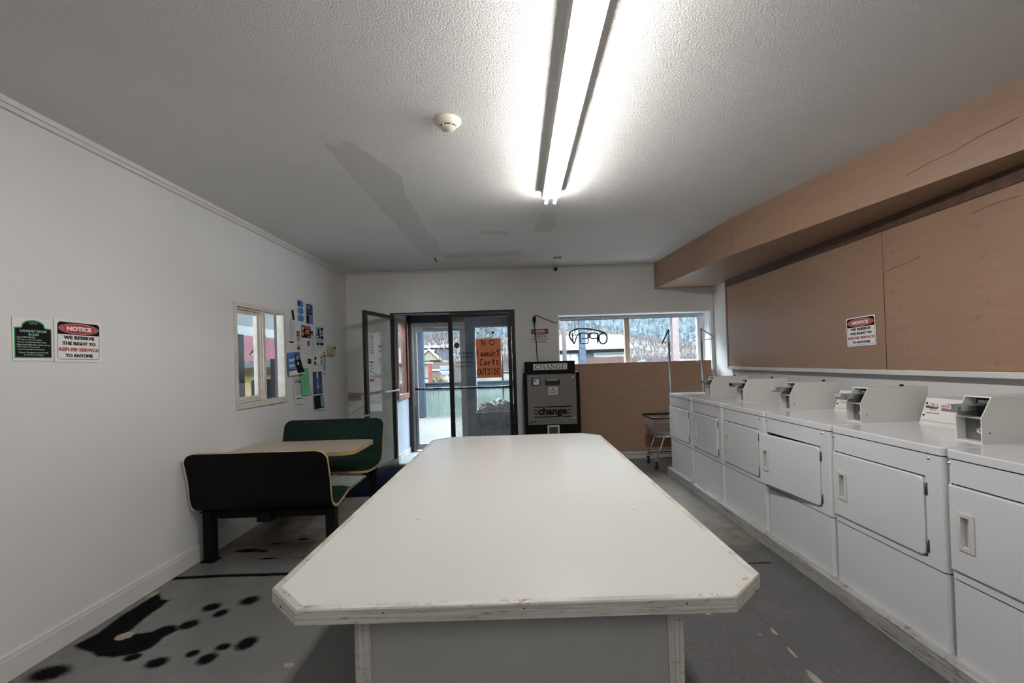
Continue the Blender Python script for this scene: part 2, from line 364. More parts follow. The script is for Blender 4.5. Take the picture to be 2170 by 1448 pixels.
def text(body, name, mat, parent, x, y, z, w=None, h=None, bold=0., mirror=False, base=None):
    # flat lettering centred at local (x,y,z), fitted to width w and height h
    cu = bpy.data.curves.new(name, 'FONT'); cu.body = body; cu.align_x = 'CENTER'; cu.align_y = 'CENTER'; cu.size = .1; cu.offset = bold; cu.extrude = .0004; cu.resolution_u = 3
    cu.materials.append(MAT[mat]); o = bpy.data.objects.new(name, cu); COL.objects.link(o); o.parent = parent
    if base is not None: o.matrix_local = base @ Matrix.Translation((x, y, z))
    else: o.location = (x, y, z)
    TEXTS.append((o, w, h, -1 if mirror else 1)); return o
def stroke_text(lines, mb, z, r, W):
    for pl in lines:
        for a, b in zip(pl[:-1], pl[1:]):
            d = Vector((b[0]-a[0], b[1]-a[1], 0)); L = d.length
            if L < 1e-6: continue
            d /= L; nrm = Vector((-d.y, d.x, 0))*r; A = Vector((a[0], a[1], z))-d*r*.6; B = Vector((b[0], b[1], z))+d*r*.6
            mb.add([A-nrm, B-nrm, B+nrm, A+nrm], [(0, 1, 2, 3)])

# ------------------------------------------------------------------ room shell
XL, XR, YB, YR, ZC = -2.45, 2.85, 6.85, -6.4, 2.79
def struct(o, label, cat): return tag(o, label, cat, kind='structure')
# floor, with worn-through tar stains
def inside(px, py, poly):
    c = np.zeros(px.shape, bool); n = len(poly)
    for i in range(n):
        x0, y0 = poly[i]; x1, y1 = poly[i-1]
        k = ((y0 > py) != (y1 > py)); c ^= k & (px < (x1-x0)*(py-y0)/((y1-y0) if y1 != y0 else 1e-9)+x0)
    return c
def dist(px, py, poly, closed=True):
    d = np.full(px.shape, 9.); n = len(poly)
    for i in range(0 if closed else 1, n):
        a, b = np.array(poly[i-1]), np.array(poly[i]); ab = b-a
        t = np.clip(((px-a[0])*ab[0]+(py-a[1])*ab[1])/max(ab@ab, 1e-9), 0, 1)
        d = np.minimum(d, np.hypot(px-a[0]-t*ab[0], py-a[1]-t*ab[1]))
    return d
BIG = [(-2.378, 3.122), (-2.292, 3.027), (-2.232, 3.018), (-2.226, 2.939), (-2.224, 2.817), (-2.205, 2.703), (-2.198, 2.642), (-2.221, 2.6), (-2.156, 2.633), (-2.069, 2.65), (-2.043, 2.694), (-2.007, 2.715), (-1.925, 2.672), (-1.957, 2.6), (-1.949, 2.503), (-1.999, 2.447), (-2.091, 2.427), (-2.177, 2.437), (-2.245, 2.479), (-2.337, 2.51), (-2.392, 2.54), (-2.381, 2.594), (-2.365, 2.651), (-2.377, 2.744), (-2.389, 2.843), (-2.383, 2.948), (-2.381, 3.043)]
SPOTS = [(-2.299, 2.313, .085, .062), (-1.986, 2.422, .038, .033), (-1.825, 2.371, .051, .043), (-1.694, 2.438, .032, .031), (-1.588, 2.39, .043, .049), (-1.569, 2.488, .037, .032), (-1.462, 2.515, .049, .06), (-1.905, 2.717, .049, .049), (-1.999, 2.669, .053, .048), (-1.899, 2.91, .05, .048), (-1.796, 2.834, .037, .045), (-1.706, 2.978, .054, .055),
         (-2.18, 3.80, .10, .035), (-2.05, 3.78, .035, .02), (-1.84, 4.02, .05, .018), (-2.02, 3.93, .05, .012), (-1.93, 3.63, .07, .014)]
BARE = [(-2.188, 2.62, .05, .045), (-2.40, 3.1, .03, .05), (1.283, 2.47, .011, .04), (1.266, 2.10, .020, .07), (1.275, 2.30, .008, .05), (1.02, 2.66, .02, .014), (1.20, 2.45, .008, .014), (-1.15, 2.32, .03, .02)]
xs = np.unique(np.round(np.concatenate([np.arange(-2.6, -.6, .0125), np.arange(-.6, .95, .06), np.arange(.95, 1.75, .0125), np.arange(1.75, 3.01, .06)]), 4))
ys = np.unique(np.round(np.concatenate([np.arange(YR, 1.9, .15), np.arange(1.9, 4.2, .0125), np.arange(4.2, 8.11, .1)]), 4))
gx, gy = np.meshgrid(xs, ys); nx, ny = len(xs), len(ys)
me = bpy.data.meshes.new('floor')
me.from_pydata([(float(a), float(b), 0.) for a, b in zip(gx.ravel(), gy.ravel())], [], [(j*nx+i, j*nx+i+1, (j+1)*nx+i+1, (j+1)*nx+i) for j in range(ny-1) for i in range(nx-1)])
px, py = gx.ravel(), gy.ravel()
sd = np.where(inside(px, py, BIG), 1, -1)*dist(px, py, BIG); st = np.clip(.5+sd/.04, 0, 1)
for (cx, cy, rx, ry) in SPOTS: st = np.maximum(st, np.clip(1.35-np.hypot((px-cx)/rx, (py-cy)/ry)*.85, 0, 1))
crack = dist(px, py, [(-2.44, 3.33), (-2.1, 3.35), (-1.8, 3.345), (-1.62, 3.35), (-1.2, 3.36)], False); st = np.maximum(st, np.clip(1.15-crack/.035, 0, 1))
seam = dist(px, py, [(.70, 3.30), (1.40, 3.28), (1.70, 3.29)], False); st = np.maximum(st, np.clip(.75-seam/.03, 0, 1))
edge = np.clip(.55-(px+2.45)/.06, 0, 1)*(py > 1.9)*(py < 3.4); st = np.maximum(st, edge)
ba = np.zeros(px.shape)
for (cx, cy, rx, ry) in BARE: ba = np.maximum(ba, np.clip(1.2-np.hypot((px-cx)/rx, (py-cy)/ry)*.8, 0, 1))
sl = dist(px, py, [(1.292, 2.85), (1.286, 2.55), (1.26, 1.95)], False); ba = np.maximum(ba, np.clip(.52-sl/.03, 0, 1)); st = np.maximum(st, np.clip(.42-sl/.02, 0, 1))
for nm, arr in (('stain', st), ('bare', ba)): me.attributes.new(nm, 'FLOAT', 'POINT').data.foreach_set('value', arr.astype(np.float32))
me.materials.append(MAT['floor']); fo = bpy.data.objects.new('floor', me); COL.objects.link(fo)
struct(fo, 'worn grey painted and tiled floor with black tar stains', 'floor')
# ceiling, with trowelled-over patches
xs = np.arange(-2.6, 3.01, .04); ys = np.arange(YR, YB+.05, .04); gx, gy = np.meshgrid(xs, ys); nx, ny = len(xs), len(ys); px, py = gx.ravel(), gy.ravel()
PATCH = [[(-1.14, 2.22), (-1.0, 2.53), (-.87, 3.09), (-.79, 3.42), (-.85, 3.75), (-.85, 4.16), (-.87, 4.83), (-.82, 5.25), (-.9, 5.94), (-1.07, 5.91), (-1.15, 5.33), (-1.11, 4.55), (-1.13, 4.22), (-1.13, 3.62), (-1.17, 2.67)], [(-.38, 5.03), (-.32, 4.85), (-.03, 4.89), (-.04, 5.07)], [(.2, 4.97), (.27, 4.36), (.4, 4.4), (.45, 4.8), (.39, 5.01)], [(-.95, 5.8), (.1, 5.75), (.15, 6.1), (-.9, 6.15)]]
pa = np.zeros(px.shape)
for k, q in enumerate(PATCH):
    d = np.where(inside(px, py, q), 1, -1)*dist(px, py, q); pa = np.maximum(pa, np.clip(.5+d/.08, 0, 1)*(1, .85, .9, .6)[k]*np.clip((py-2.3)/1.1, 0, 1))
me = bpy.data.meshes.new('ceiling')
V = [(float(a), float(b), ZC) for a, b in zip(px, py)]
me.from_pydata(V, [], [(j*nx+i, (j+1)*nx+i, (j+1)*nx+i+1, j*nx+i+1) for j in range(ny-1) for i in range(nx-1)])
me.attributes.new('patch', 'FLOAT', 'POINT').data.foreach_set('value', pa.astype(np.float32))
me.materials.append(MAT['ceiling']); ce = bpy.data.objects.new('ceiling', me); COL.objects.link(ce)
struct(ce, 'off-white stucco ceiling with a smooth trowelled repair streak', 'ceiling')
struct(MB().box(-2.8, 3.1, YR-.15, YB+.3, ZC+.02, ZC+.14).build('roof', 'wallb'), 'flat roof slab above the ceiling', 'roof')

W1 = (4.15, 5.03, 1.10, 2.03)
struct(MB().holed('X', XL-.085, XL, YR, YB+.30, 0, ZC, [W1]).build('wall_left', 'wall'), 'white left wall with the small window and notices', 'wall')
DOOR = (-1.80, -.01, -.1, 2.19); W2 = (.612, 2.80, 1.25, 2.085)
struct(MB().holed('Y', YB, YB+.30, XL, XR+.14, 0, ZC, [DOOR, W2]).build('wall_back', 'wallb'), 'white entrance wall with the double door and wide window', 'wall')
struct(MB().box(XR, XR+.14, YR, YB, 0, ZC).build('wall_right', 'wall'), 'white right wall behind the dryers', 'wall')
struct(MB().box(XL-.14, XR+.14, YR-.14, YR, 0, ZC).build('wall_rear', 'wall'), 'white wall at the unseen end of the room', 'wall')
# soffit, panelling and trim
SOF = [(2.015, YB), (2.10, 5.6), (2.165, 4.72), (2.325, 3.86), (2.475, 3.08), (2.60, 2.41), (2.85, 1.2), (2.85, YB)]
so = MB().prism(SOF, 2.427, ZC).build('trim_1', 'brown'); struct(so, 'brown boxed soffit running along the ceiling above the dryers', 'soffit')
lip = MB()
for (a, b) in zip(SOF[:6], SOF[1:7]):
    d = Vector((b[0]-a[0], b[1]-a[1], 0)).normalized(); n = Vector((d.y, -d.x, 0)); n = n if n.x < 0 else -n
    A, B = Vector((*a, 0)), Vector((*b, 0)); q = [A, B, B+n*.004, A+n*.004]
    lip.prism([(p.x, p.y) for p in q], 2.427, 2.452)
for yy in (4.70,):
    x = np.interp(yy, [2.41, 3.08, 3.86, 4.72], [2.60, 2.475, 2.325, 2.165]); lip.box(x-.003, x+.01, yy, yy+.003, 2.46, 2.78)
lip.build('corner_strip', 'brown', so)
pn = MB().holed('X', 2.80, XR, 1.0, 6.29, 1.29, 2.427, [(3.606, 3.612, 1.29, 2.427)]).build('trim_2', 'brown'); struct(pn, 'brown painted plywood panelling on the right wall', 'panelling')
MB().box(2.795, XR, 6.292, 6.33, 1.262, 2.427).build('edge_board', 'redbrown', pn)
MB().box(2.788, 2.80, 1.0, 6.28, 2.335, 2.427).build('top_band', 'dkbrown', pn)  # dark brown band standing in for the shadow gap under the soffit
plug = MB(); ringm = MB()
for (y, z) in [(3.52, 2.16), (3.5, 2.0), (3.53, 1.87), (3.46, 1.73), (3.44, 1.58), (3.40, 1.45), (3.47, 1.38), (2.86, 2.16), (2.84, 1.98), (2.9, 1.87), (2.86, 1.80), (2.82, 1.70), (2.88, 1.62), (2.80, 1.52), (2.78, 1.33), (3.15, 1.33), (4.05, 1.31), (5.6, 1.98), (5.2, 2.02), (5.9, 1.31), (4.9, 1.31)]:
    plug.lathe([(0, -.0025), (.009, -.0025), (.012, 0)], (2.80, y, z), 'X', 10); ringm.lathe([(.0105, -.0008), (.0135, -.0008)], (2.80, y, z), 'X', 12)
plug.build('screw_plug', 'brown', pn)['kind'] = 'stuff'; ringm.build('plug_ring', 'plugring', pn)['kind'] = 'stuff'
ck = MB()
for pts in ([(3.60, 2.02), (3.48, 2.045), (3.38, 2.052), (3.27, 2.075)], [(2.62, 2.26), (2.75, 2.265), (2.9, 2.25)], [(3.61, 1.29), (3.609, 1.7), (3.612, 2.0)]):
    ck.tube([(2.799, y, z) for y, z in pts], .0012, 5)
ck.build('crack', 'dkbrown', pn)
ck = MB(); ck.tube([(np.interp(y, [2.41, 3.08, 3.86], [2.60, 2.475, 2.325])-.001, y, z) for y, z in [(2.42, 2.60), (2.6, 2.585), (2.72, 2.56), (2.85, 2.555), (3.0, 2.53)]], .0014, 5); ck.build('crack', 'dkbrown', so)
struct(MB().box(2.775, XR, 1.0, 6.26, 1.25, 1.288, .004).build('trim_3', 'trim'), 'white ledge under the brown panelling', 'trim')
struct(MB().box(2.835, XR, 6.26, 6.30, .0, 1.262).build('trim_4', 'trim'), 'white upright batten at the end of the panelling', 'trim')
cr = MB().box(XL, XL+.018, YR, YB, 2.735, ZC).box(XL, XL+.028, YR, YB, 2.76, ZC).build('trim_5', 'trim'); struct(cr, 'white crown strip along the left wall', 'trim')
struct(MB().box(XL, 2.015, YB-.02, YB, 2.755, 2.786).build('trim_6', 'trim'), 'white crown strip along the entrance wall', 'trim')
struct(MB().box(XL, XL+.022, YB-.022, YB, 0, 2.755).build('trim_7', 'trim'), 'corner bead between left and entrance walls', 'trim')
struct(MB().box(XL, XL+.016, YR, YB-.03, 0, .105, .002).box(XL, XL+.012, YR, YB-.03, .105, .122).build('baseboard_left', 'trim'), 'white baseboard along the left wall', 'baseboard')
struct(MB().box(.07, XR, YB-.03, YB, 0, .055, .003).box(.07, XR, YB-.022, YB, .060, .118, .003).build('baseboard_back', 'trim'), 'white two-step baseboard under the brown board', 'baseboard')
struct(MB().box(-2.03, -1.80, YB-.012, YB, 0, 2.25).box(-1.80, -.01, YB-.012, YB, 2.19, 2.25).box(-.01, .07, YB-.012, YB, 0, 2.25).build('trim_8', 'wallb'), 'white casing around the double door', 'trim')
struct(MB().box(.52, .612, YB-.012, YB, .11, 2.175).box(.612, 2.80, YB-.012, YB, 2.085, 2.175).box(2.80, 2.845, YB-.012, YB, .11, 2.175).build('trim_9', 'wallb'), 'white casing around the wide window', 'trim')
bb = MB().box(.56, 2.78, YB-.042, YB-.013, .125, 1.369).build('trim_10', 'board'); struct(bb, 'brown board closing the lower half of the wide window', 'panelling')
MB().box(.56, 2.78, YB-.045, YB-.008, 1.369, 1.377).build('cap_strip', 'redbrown', bb)
MB().box(1.80, 2.2, YB-.046, YB-.0425, .16, .36).build('rust_patch', 'rust', bb)

# plinth under the dryers
pl = MB().box(1.812, 2.6, -.2, 5.87, 0, .089, .003).build('trim_11', 'plinth'); struct(pl, 'long peeling white timber plinth under the dryers', 'plinth')

# window_1, left wall
w1 = empty('window_1', (XL, 4.59, 1.565)); struct(w1, 'small two-light window with a cream frame in the left wall', 'window')
def wbox(mb, x0, x1, y0, y1, z0, z1, b=.002): return mb.box(x0, x1, y0-4.59, y1-4.59, z0-1.565, z1-1.565, b)
f = MB(); y0, y1, z0, z1 = 4.135, 5.045, 1.092, 2.04
wbox(f, -.06, .016, y0, y0+.035, z0, z1); wbox(f, -.06, .016, y1-.045, y1, z0, z1); wbox(f, -.06, .016, y0+.035, y1-.045, z1-.04, z1); wbox(f, -.06, .022, y0+.035, y1-.045, z0, z0+.05); wbox(f, -.06, .010, 4.60, 4.645, z0+.05, z1-.04)
f.build('frame', 'winframe', w1)
f = MB(); a, b = 4.172, 4.598
for k, (t, d0, d1) in enumerate(((.016, -.055, -.004), (.03, -.06, -.022))):
    s_ = .018*k; wbox(f, d0, d1, a+s_, a+s_+t, z0+.052+s_, z1-.042-s_); wbox(f, d0, d1, b-s_-t, b-s_, z0+.052+s_, z1-.042-s_); wbox(f, d0, d1, a+s_+t, b-s_-t, z1-.042-s_-t, z1-.042-s_); wbox(f, d0, d1, a+s_+t, b-s_-t, z0+.052+s_, z0+.052+s_+t)
f.build('sash', 'winframe', w1)
wbox(MB(), -.058, -.055, 4.215, 4.555, 1.18, 1.955, 0).build('pane', 'pane', w1); wbox(MB(), -.062, -.059, 4.645, 5.0, 1.14, 2.0, 0).build('pane', 'pane', w1)
g = MB(); wbox(g, -.0855, -.0605, 5.0, 5.0295, 1.10, 2.03, 0); wbox(g, -.0855, -.0605, 4.598, 4.645, 1.10, 2.03, 0); wbox(g, -.0855, -.0605, 4.1505, 4.18, 1.10, 2.03, 0); g.build('dark_reveal_strip', 'bronze', w1)  # dark strips added over the reveal to tone down its sky-lit faces
wbox(MB(), .012, .018, 4.70, 4.98, 1.09, 1.094, 0).build('drip_line', 'dark', w1)
wbox(MB(), -.02, .004, 4.33, 4.45, 1.146, 1.165).build('latch', 'trim', w1)

# window_2, entrance wall
w2 = empty('window_2', (1.70, 7.12, 1.70)); struct(w2, 'wide two-light window in the entrance wall', 'window')
f = MB(); bx = lambda mb, x0, x1, y0, y1, z0, z1, b=.002: mb.box(x0-1.70, x1-1.70, y0-7.12, y1-7.12, z0-1.70, z1-1.70, b)
bx(f, .612, 2.80, 7.09, 7.15, 2.03, 2.085); bx(f, 2.70, 2.74, 7.09, 7.15, 1.25, 2.03); bx(f, .612, .645, 7.09, 7.15, 1.25, 2.03); bx(f, .645, 2.70, 7.09, 7.15, 1.25, 1.32); bx(f, 2.74, 2.80, 7.085, 7.15, 1.25, 2.03)
f.build('frame', 'reveal', w2)
bx(MB(), 1.618, 1.69, 7.085, 7.15, 1.32, 2.03).build('mullion', 'beige', w2)
g = MB(); bx(g, .645, 1.618, 7.118, 7.122, 1.32, 2.03, 0); bx(g, 1.69, 2.70, 7.118, 7.122, 1.32, 2.03, 0); g.build('pane', 'pane', w2)
f = MB(); bx(f, .612, 2.80, 6.87, 7.085, 2.079, 2.085, 0); bx(f, 2.794, 2.80, 6.87, 7.085, 1.25, 2.079, 0); f.build('reveal_lining', 'reveal', w2)
f = MB(); bx(f, .66, 2.69, 7.06, 7.088, 2.022, 2.03, 0); f.build('curtain_track', 'dark', w2)

# ------------------------------------------------------------------ entrance doors
HX, HY = -1.757, 6.875
struct(MB().box(-1.80, -1.757, YB-.015, YB+.06, 0, 2.19).box(-.062, -.01, YB-.015, YB+.06, 0, 2.19).box(-1.757, -.062, YB-.015, YB+.06, 2.155, 2.19).box(-1.757, -.062, YB, YB+.08, 0, .012).build('trim_12', 'bronze'), 'dark bronze metal frame of the double door', 'door frame')
struct(MB().box(-1.75, -.95, YB-.02, YB-.014, 2.162, 2.17).build('trim_13', 'alu'), 'bright metal weather strip along the door head', 'trim')
def leaf(name, label, gl, w_, loc, rz, both=True, flip=1):
    d = empty(name, loc, rz); struct(d, label, 'door')
    MB().box(0, .052, -.022, .022, .01, 2.15, .003).box(w_-.062, w_, -.022, .022, .01, 2.15, .003).box(.052, w_-.062, -.022, .022, 2.10, 2.15, .003).box(.052, w_-.062, -.022, .022, .01, .11, .003).build('leaf_frame', 'bronze', d)
    MB().box(.052, w_-.062, -.003, .003, .11, 2.10).build('pane', gl, d)
    pb = MB()
    for s_ in (-1, 1): pb.tube([(.02, s_*.03, 1.085), (.02, s_*.062, 1.085), (w_-.02, s_*.062, 1.085), (w_-.02, s_*.03, 1.085)], .012, 8)
    pb.build('push_bar', 'alu' if name == 'door_1' else 'bronze', d); return d
d1 = leaf('door_1', 'open glazed left leaf of the entrance door with red stickers', 'dirty', .862, (HX, HY, 0), R(-101))
MB().lathe([(0, 0), (.02, 0), (.02, .03), (0, .03)], (.90-.03, 0, .80), 'Z').box(.835, .88, -.03, .03, .81, .83).build('bolt_catch', 'alu', d1)
d2 = leaf('door_2', 'closed glazed right leaf of the entrance door', 'screen', .908, (-.066, HY, 0), R(180))
L1 = Matrix(((-1, 0, 0, 0), (0, 0, 1, .004), (0, 1, 0, 0), (0, 0, 0, 1)))   # on the +y face of a leaf
def sub(parent, name, mat, x, z, w_, h_, base=L1, off=.0, rr=0):
    m = MB().prism(rrect(-w_/2, w_/2, -h_/2, h_/2, rr or .002, 3), off, off+.001)
    o = m.build(name, mat, parent); o.matrix_local = base @ Matrix.Translation((-x, z, 0)); return o
# stickers on the open leaf
s1 = sub(d1, 'dog_sticker', 'white', .675, 1.715, .135, .31); sub(s1, 'sticker_border', 'redink', 0, .09, .10, .10, Matrix.Identity(4), .001, .05); sub(s1, 'sticker_disc', 'white', 0, .09, .08, .08, Matrix.Identity(4), .0022, .04)
MB().box(-.014, .012, .07, .11, .0034, .004).box(-.004, .02, .098, .116, .0034, .004).build('dog_mark', 'greyink', s1)
for k, t in enumerate(('PLEASE', 'NO DOGS', 'ALLOWED', 'IN STORE')): text(t, 'lettering', 'redink', s1, 0, .012-.04*k, .0012, .115, .024, .002)
s2 = sub(d1, 'smoke_sticker', 'white', .70, 1.38, .14, .33); sub(s2, 'sticker_band', 'redink', 0, .11, .13, .02, Matrix.Identity(4), .001); sub(s2, 'sticker_band', 'red', 0, -.125, .13, .04, Matrix.Identity(4), .001)
k_ = MB()
for (x, y, a, b) in ((-.03, .06, .03, .012), (.01, .07, .02, .016), (.0, .03, .04, .012), (-.02, -.01, .026, .02), (.03, -.03, .022, .014), (-.03, -.07, .03, .014), (.02, -.075, .03, .01)): k_.box(x-a/2, x+a/2, y-b/2, y+b/2, .0012, .002)
k_.build('sticker_print', 'ink', s2)
s3 = sub(d1, 'sticker', 'white', .452, 1.635, .07, .16); sub(s3, 'sticker_band', 'red', 0, .065, .07, .03, Matrix.Identity(4), .001); sub(s3, 'sticker_disc', 'redink', 0, .0, .04, .04, Matrix.Identity(4), .001, .02)
s4 = sub(d1, 'hours_sticker', 'paper', .455, 1.49, .07, .11); text('HOURS', 'lettering', 'greyink', s4, 0, .03, .0012, .05, .02)
# stickers and lettering on the closed leaf (room side is its local +y)
def rx(x): return -.066-x
o = MB().prism([(.045*math.cos(R(a)), .045*math.sin(R(a))) for a in range(30, 390, 60)], 0, .001).build('hexagon_sticker', 'navyblack', d2); o.matrix_local = L1 @ Matrix.Translation((-rx(-.857), 1.70, 0))
sub(d2, 'round_sticker', 'ink', rx(-.327), 1.869, .036, .036, L1, 0, .018)
q = sub(d2, 'warning_sticker', 'redink', rx(-.792), 1.785, .05, .05, L1, 0, .025); sub(q, 'sticker_disc', 'white', 0, 0, .036, .036, Matrix.Identity(4), .001, .018); MB().box(-.014, .014, -.004, .004, .0022, .003).build('sticker_print', 'ink', q)
for t, z, mir in (('PLEASE USE', 1.586, True), ('OTHER DOOR', 1.527, True), ('PLEASE USE', 1.452, False), ('OTHER DOOR', 1.396, False)):
    text(t, 'lettering', 'ink', d2, -rx(-.755), z, 0, .235, .028, .001, mir, L1)

# NO laundry carts sign
cs = empty('paper_sign', mw=on_wall('back', -.401, 1.500, HY-.008)); tag(cs, 'orange hand-lettered card saying NO laundry Carts OUTSIDE on the glass door', 'sign')
MB().prism([(-.180, .282), (.180, .284), (.184, -.281), (-.180, -.283)], 0, .0015).build('card', 'orange', cs)
def glyphs(rows):
    G = {'N': [[(0, 0), (0, 1), (.8, .02), (.8, 1)]], 'O': [[(.5+.48*math.cos(a/10*2*math.pi), .5+.5*math.sin(a/10*2*math.pi)) for a in range(11)]], 'l': [[(.3, 0), (.2, 1.1)]], 'a': [[(.75, .55), (.35, .62), (.1, .3), (.3, .02), (.65, .2), (.75, .55), (.85, .02)]], 'u': [[(.1, .6), (.15, .15), (.4, .02), (.65, .2), (.7, .6)], [(.7, .6), (.8, .02)]], 'n': [[(.1, .0), (.12, .6)], [(.12, .4), (.45, .6), (.7, .4), (.75, 0)]], 'd': [[(.7, .5), (.35, .6), (.1, .3), (.3, .02), (.7, .2)], [(.7, 1.1), (.75, .0)]], 'r': [[(.15, 0), (.2, .6)], [(.18, .4), (.4, .6), (.65, .5)]], 'Y': [[(0, 1.1), (.4, .55)], [(.85, 1.15), (.45, .55), (.35, 0)], [(.4, .55), (.55, .0)]], 'C': [[(.85, .95), (.4, 1.05), (.05, .6), (.1, .15), (.5, 0), (.9, .15)]], 't': [[(.4, 1), (.45, 0)], [(.05, .7), (.8, .72)]], 's': [[(.7, .7), (.3, .75), (.2, .5), (.65, .3), (.55, .02), (.1, .05)]], 'U': [[(.05, 1), (.1, .2), (.45, 0), (.8, .2), (.85, 1)]], 'T': [[(0, 1), (.9, 1)], [(.45, 1), (.45, 0)]], 'S': [[(.85, .9), (.4, 1), (.15, .75), (.75, .4), (.6, .02), (.05, .08)]], 'I': [[(.4, 1), (.4, 0)]], 'D': [[(.15, 0), (.15, 1), (.7, .8), (.85, .4), (.55, .03), (.1, 0)]], 'E': [[(.8, 1), (.15, 1), (.15, 0), (.8, 0)], [(.15, .52), (.65, .52)]]}
    out = []
    for s_, x, y, cw, ch in rows:
        for c in s_:
            for pl_ in G.get(c, []): out.append([(x+p[0]*cw*.85, y+p[1]*ch) for p in pl_])
            x += cw
    return out
k_ = MB(); stroke_text(glyphs([('N', -.095, .185, .07, .085), ('O', .015, .19, .085, .075), ('laundrY', -.165, .03, .047, .085), ('Carts', -.13, -.10, .058, .085), ('OUTSIDE', -.165, -.235, .047, .085)]), k_, .0022, .0052, 0); k_.build('lettering', 'ink', cs)
f = MB().prism([(-.06, .30), (.05, .298), (.045, .265), (-.055, .268)], .0016, .0022); f.build('tape', 'tape', cs)

# ------------------------------------------------------------------ vestibule and outer door
VY, VX0, VX1 = 7.95, -1.80, .22
W3 = (7.20, 7.86, .97, 2.09)
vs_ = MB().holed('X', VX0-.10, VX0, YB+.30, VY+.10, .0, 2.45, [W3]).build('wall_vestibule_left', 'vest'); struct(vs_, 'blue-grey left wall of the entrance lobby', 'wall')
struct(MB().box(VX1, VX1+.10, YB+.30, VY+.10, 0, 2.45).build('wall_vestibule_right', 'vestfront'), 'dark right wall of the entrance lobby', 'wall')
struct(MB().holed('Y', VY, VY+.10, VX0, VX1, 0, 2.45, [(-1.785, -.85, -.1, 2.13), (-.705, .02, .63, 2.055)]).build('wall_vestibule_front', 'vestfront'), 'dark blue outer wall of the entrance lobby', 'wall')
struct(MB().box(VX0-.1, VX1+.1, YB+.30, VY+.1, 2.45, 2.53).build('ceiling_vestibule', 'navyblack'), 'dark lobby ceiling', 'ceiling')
struct(MB().box(VX0, VX0+.012, 7.16, 7.93, 0, .09).build('baseboard_vestibule', 'plinth'), 'chipped baseboard in the lobby', 'baseboard')
struct(MB().box(VX0-.0, VX0+.05, 7.885, VY, 0, 2.45).build('trim_14', 'dark'), 'dark upright in the lobby corner', 'trim')
struct(MB().box(VX0, -.86, VY-.012, VY-.001, 2.135, 2.45).build('trim_17', 'dark'), 'black panel standing in for the unlit wall above the outer door', 'trim')  # blackened panel over the blue wall, painted in for its shade
w3 = empty('window_3', (VX0, 7.53, 1.53)); struct(w3, 'red-brown framed side window of the entrance lobby', 'window')
f = MB()
for (a, b, c, e) in ((7.14, 7.20, .91, 2.15), (7.86, 7.885, .91, 2.15), (7.20, 7.86, 2.09, 2.15), (7.20, 7.86, .91, .985)): f.box(-.02, .022, a-7.53, b-7.53, c-1.53, e-1.53, .003)
f.box(-.10, -.02, 7.84-7.53, 7.86-7.53, .97-1.53, 2.09-1.53); f.build('frame', 'redbrown', w3)
MB().box(-.07, -.064, 7.20-7.53, 7.86-7.53, .97-1.53, 2.09-1.53).build('pane', 'dirty', w3)
w4 = empty('window_4', (-.34, VY, 1.34)); struct(w4, 'large fixed window in the outer lobby wall', 'window')
MB().box(-.365, -.34, -.01, .11, -.71, .715).box(.34, .36, -.01, .11, -.71, .715).box(-.34, .34, -.01, .11, .69, .715).box(-.34, .34, -.01, .11, -.71, -.685).build('frame', 'vest', w4)
MB().box(-.34, .34, .05, .056, -.685, .69).build('pane', 'pane', w4)
d3 = empty('door_3', (-1.70, VY+.03, 0)); struct(d3, 'aluminium framed glass outer door', 'door')
f = MB().box(.0, .04, -.02, .02, .02, 2.05, .003).box(.76, .80, -.02, .02, .02, 2.05, .003).box(.04, .76, -.02, .02, 1.985, 2.05, .003).box(.04, .76, -.02, .02, .02, .12, .003).build('leaf_frame', 'alu', d3)
MB().box(.04, .76, -.003, .003, .12, 1.985).build('pane', 'pane', d3)
MB().tube([(.0, -.06, 1.035), (.80, -.06, 1.035)], .016, 8).box(.30, .44, -.075, -.04, 1.02, 1.05).build('push_bar', 'bronze', d3)
MB().box(.02, .34, -.075, -.022, 2.04, 2.085, .004).tube([(.16, -.06, 2.03), (.28, -.10, 2.0), (.42, -.06, 2.01)], .009, 6).build('door_closer', 'alu', d3)
MB().tube([(.30, -.07, 1.0), (.30, -.07, .92)], .004, 5).build('key_fob', 'redink', d3)
struct(MB().box(-1.785, -1.70, VY-.02, VY+.06, 0, 2.13).box(-.90, -.85, VY-.02, VY+.06, 0, 2.13).box(-1.70, -.90, VY-.02, VY+.06, 2.055, 2.13).build('trim_15', 'alu'), 'aluminium frame of the outer door', 'door frame')
struct(MB().box(-1.705, -1.695, VY-.03, VY-.021, .02, .75).build('trim_16', 'rubber'), 'black weather seal at the foot of the outer door', 'trim')

# ------------------------------------------------------------------ ceiling fixtures
def strip_light(y0, y1, label):
    t = empty('strip_light', (.311, (y0+y1)/2, ZC)); tag(t, label, 'light', 'twin-tube fluorescent strip lights'); L = (y1-y0)/2
    MB().prism([(-.078, 0), (.078, 0), (.070, -.05), (.052, -.062), (-.052, -.062), (-.070, -.05)], -L+.03, L-.03, 'Y').box(-.066, -.062, -L+.03, L-.03, -.0615, -.05).box(.062, .066, -L+.03, L-.03, -.0615, -.05).build('housing', 'enamel2', t)
    MB().box(-.024, .024, -L+.03, L-.03, -.0635, -.062).build('centre_channel', 'dimmed_pan', t)  # grey pan coloured near-black to offset the glare of the tubes
    for sx in (-.034, .034):
        k = MB().tube([(sx, -L, -.082), (sx, L, -.082)], .0127, 12).build('tube', 'tube', t)
        for s_ in (-1, 1): MB().box(sx-.012, sx+.012, s_*(L-.06)-.012, s_*(L-.06)+.012, -.072, -.06).build('socket', 'enamel2', k)
    return t
strip_light(1.39, 3.83, 'long white twin-tube fluorescent strip on the ceiling over the table')
strip_light(-3.10, -.66, 'unseen twin-tube fluorescent strip added behind the viewpoint to brighten the room')  # added out of view as fill light for the room
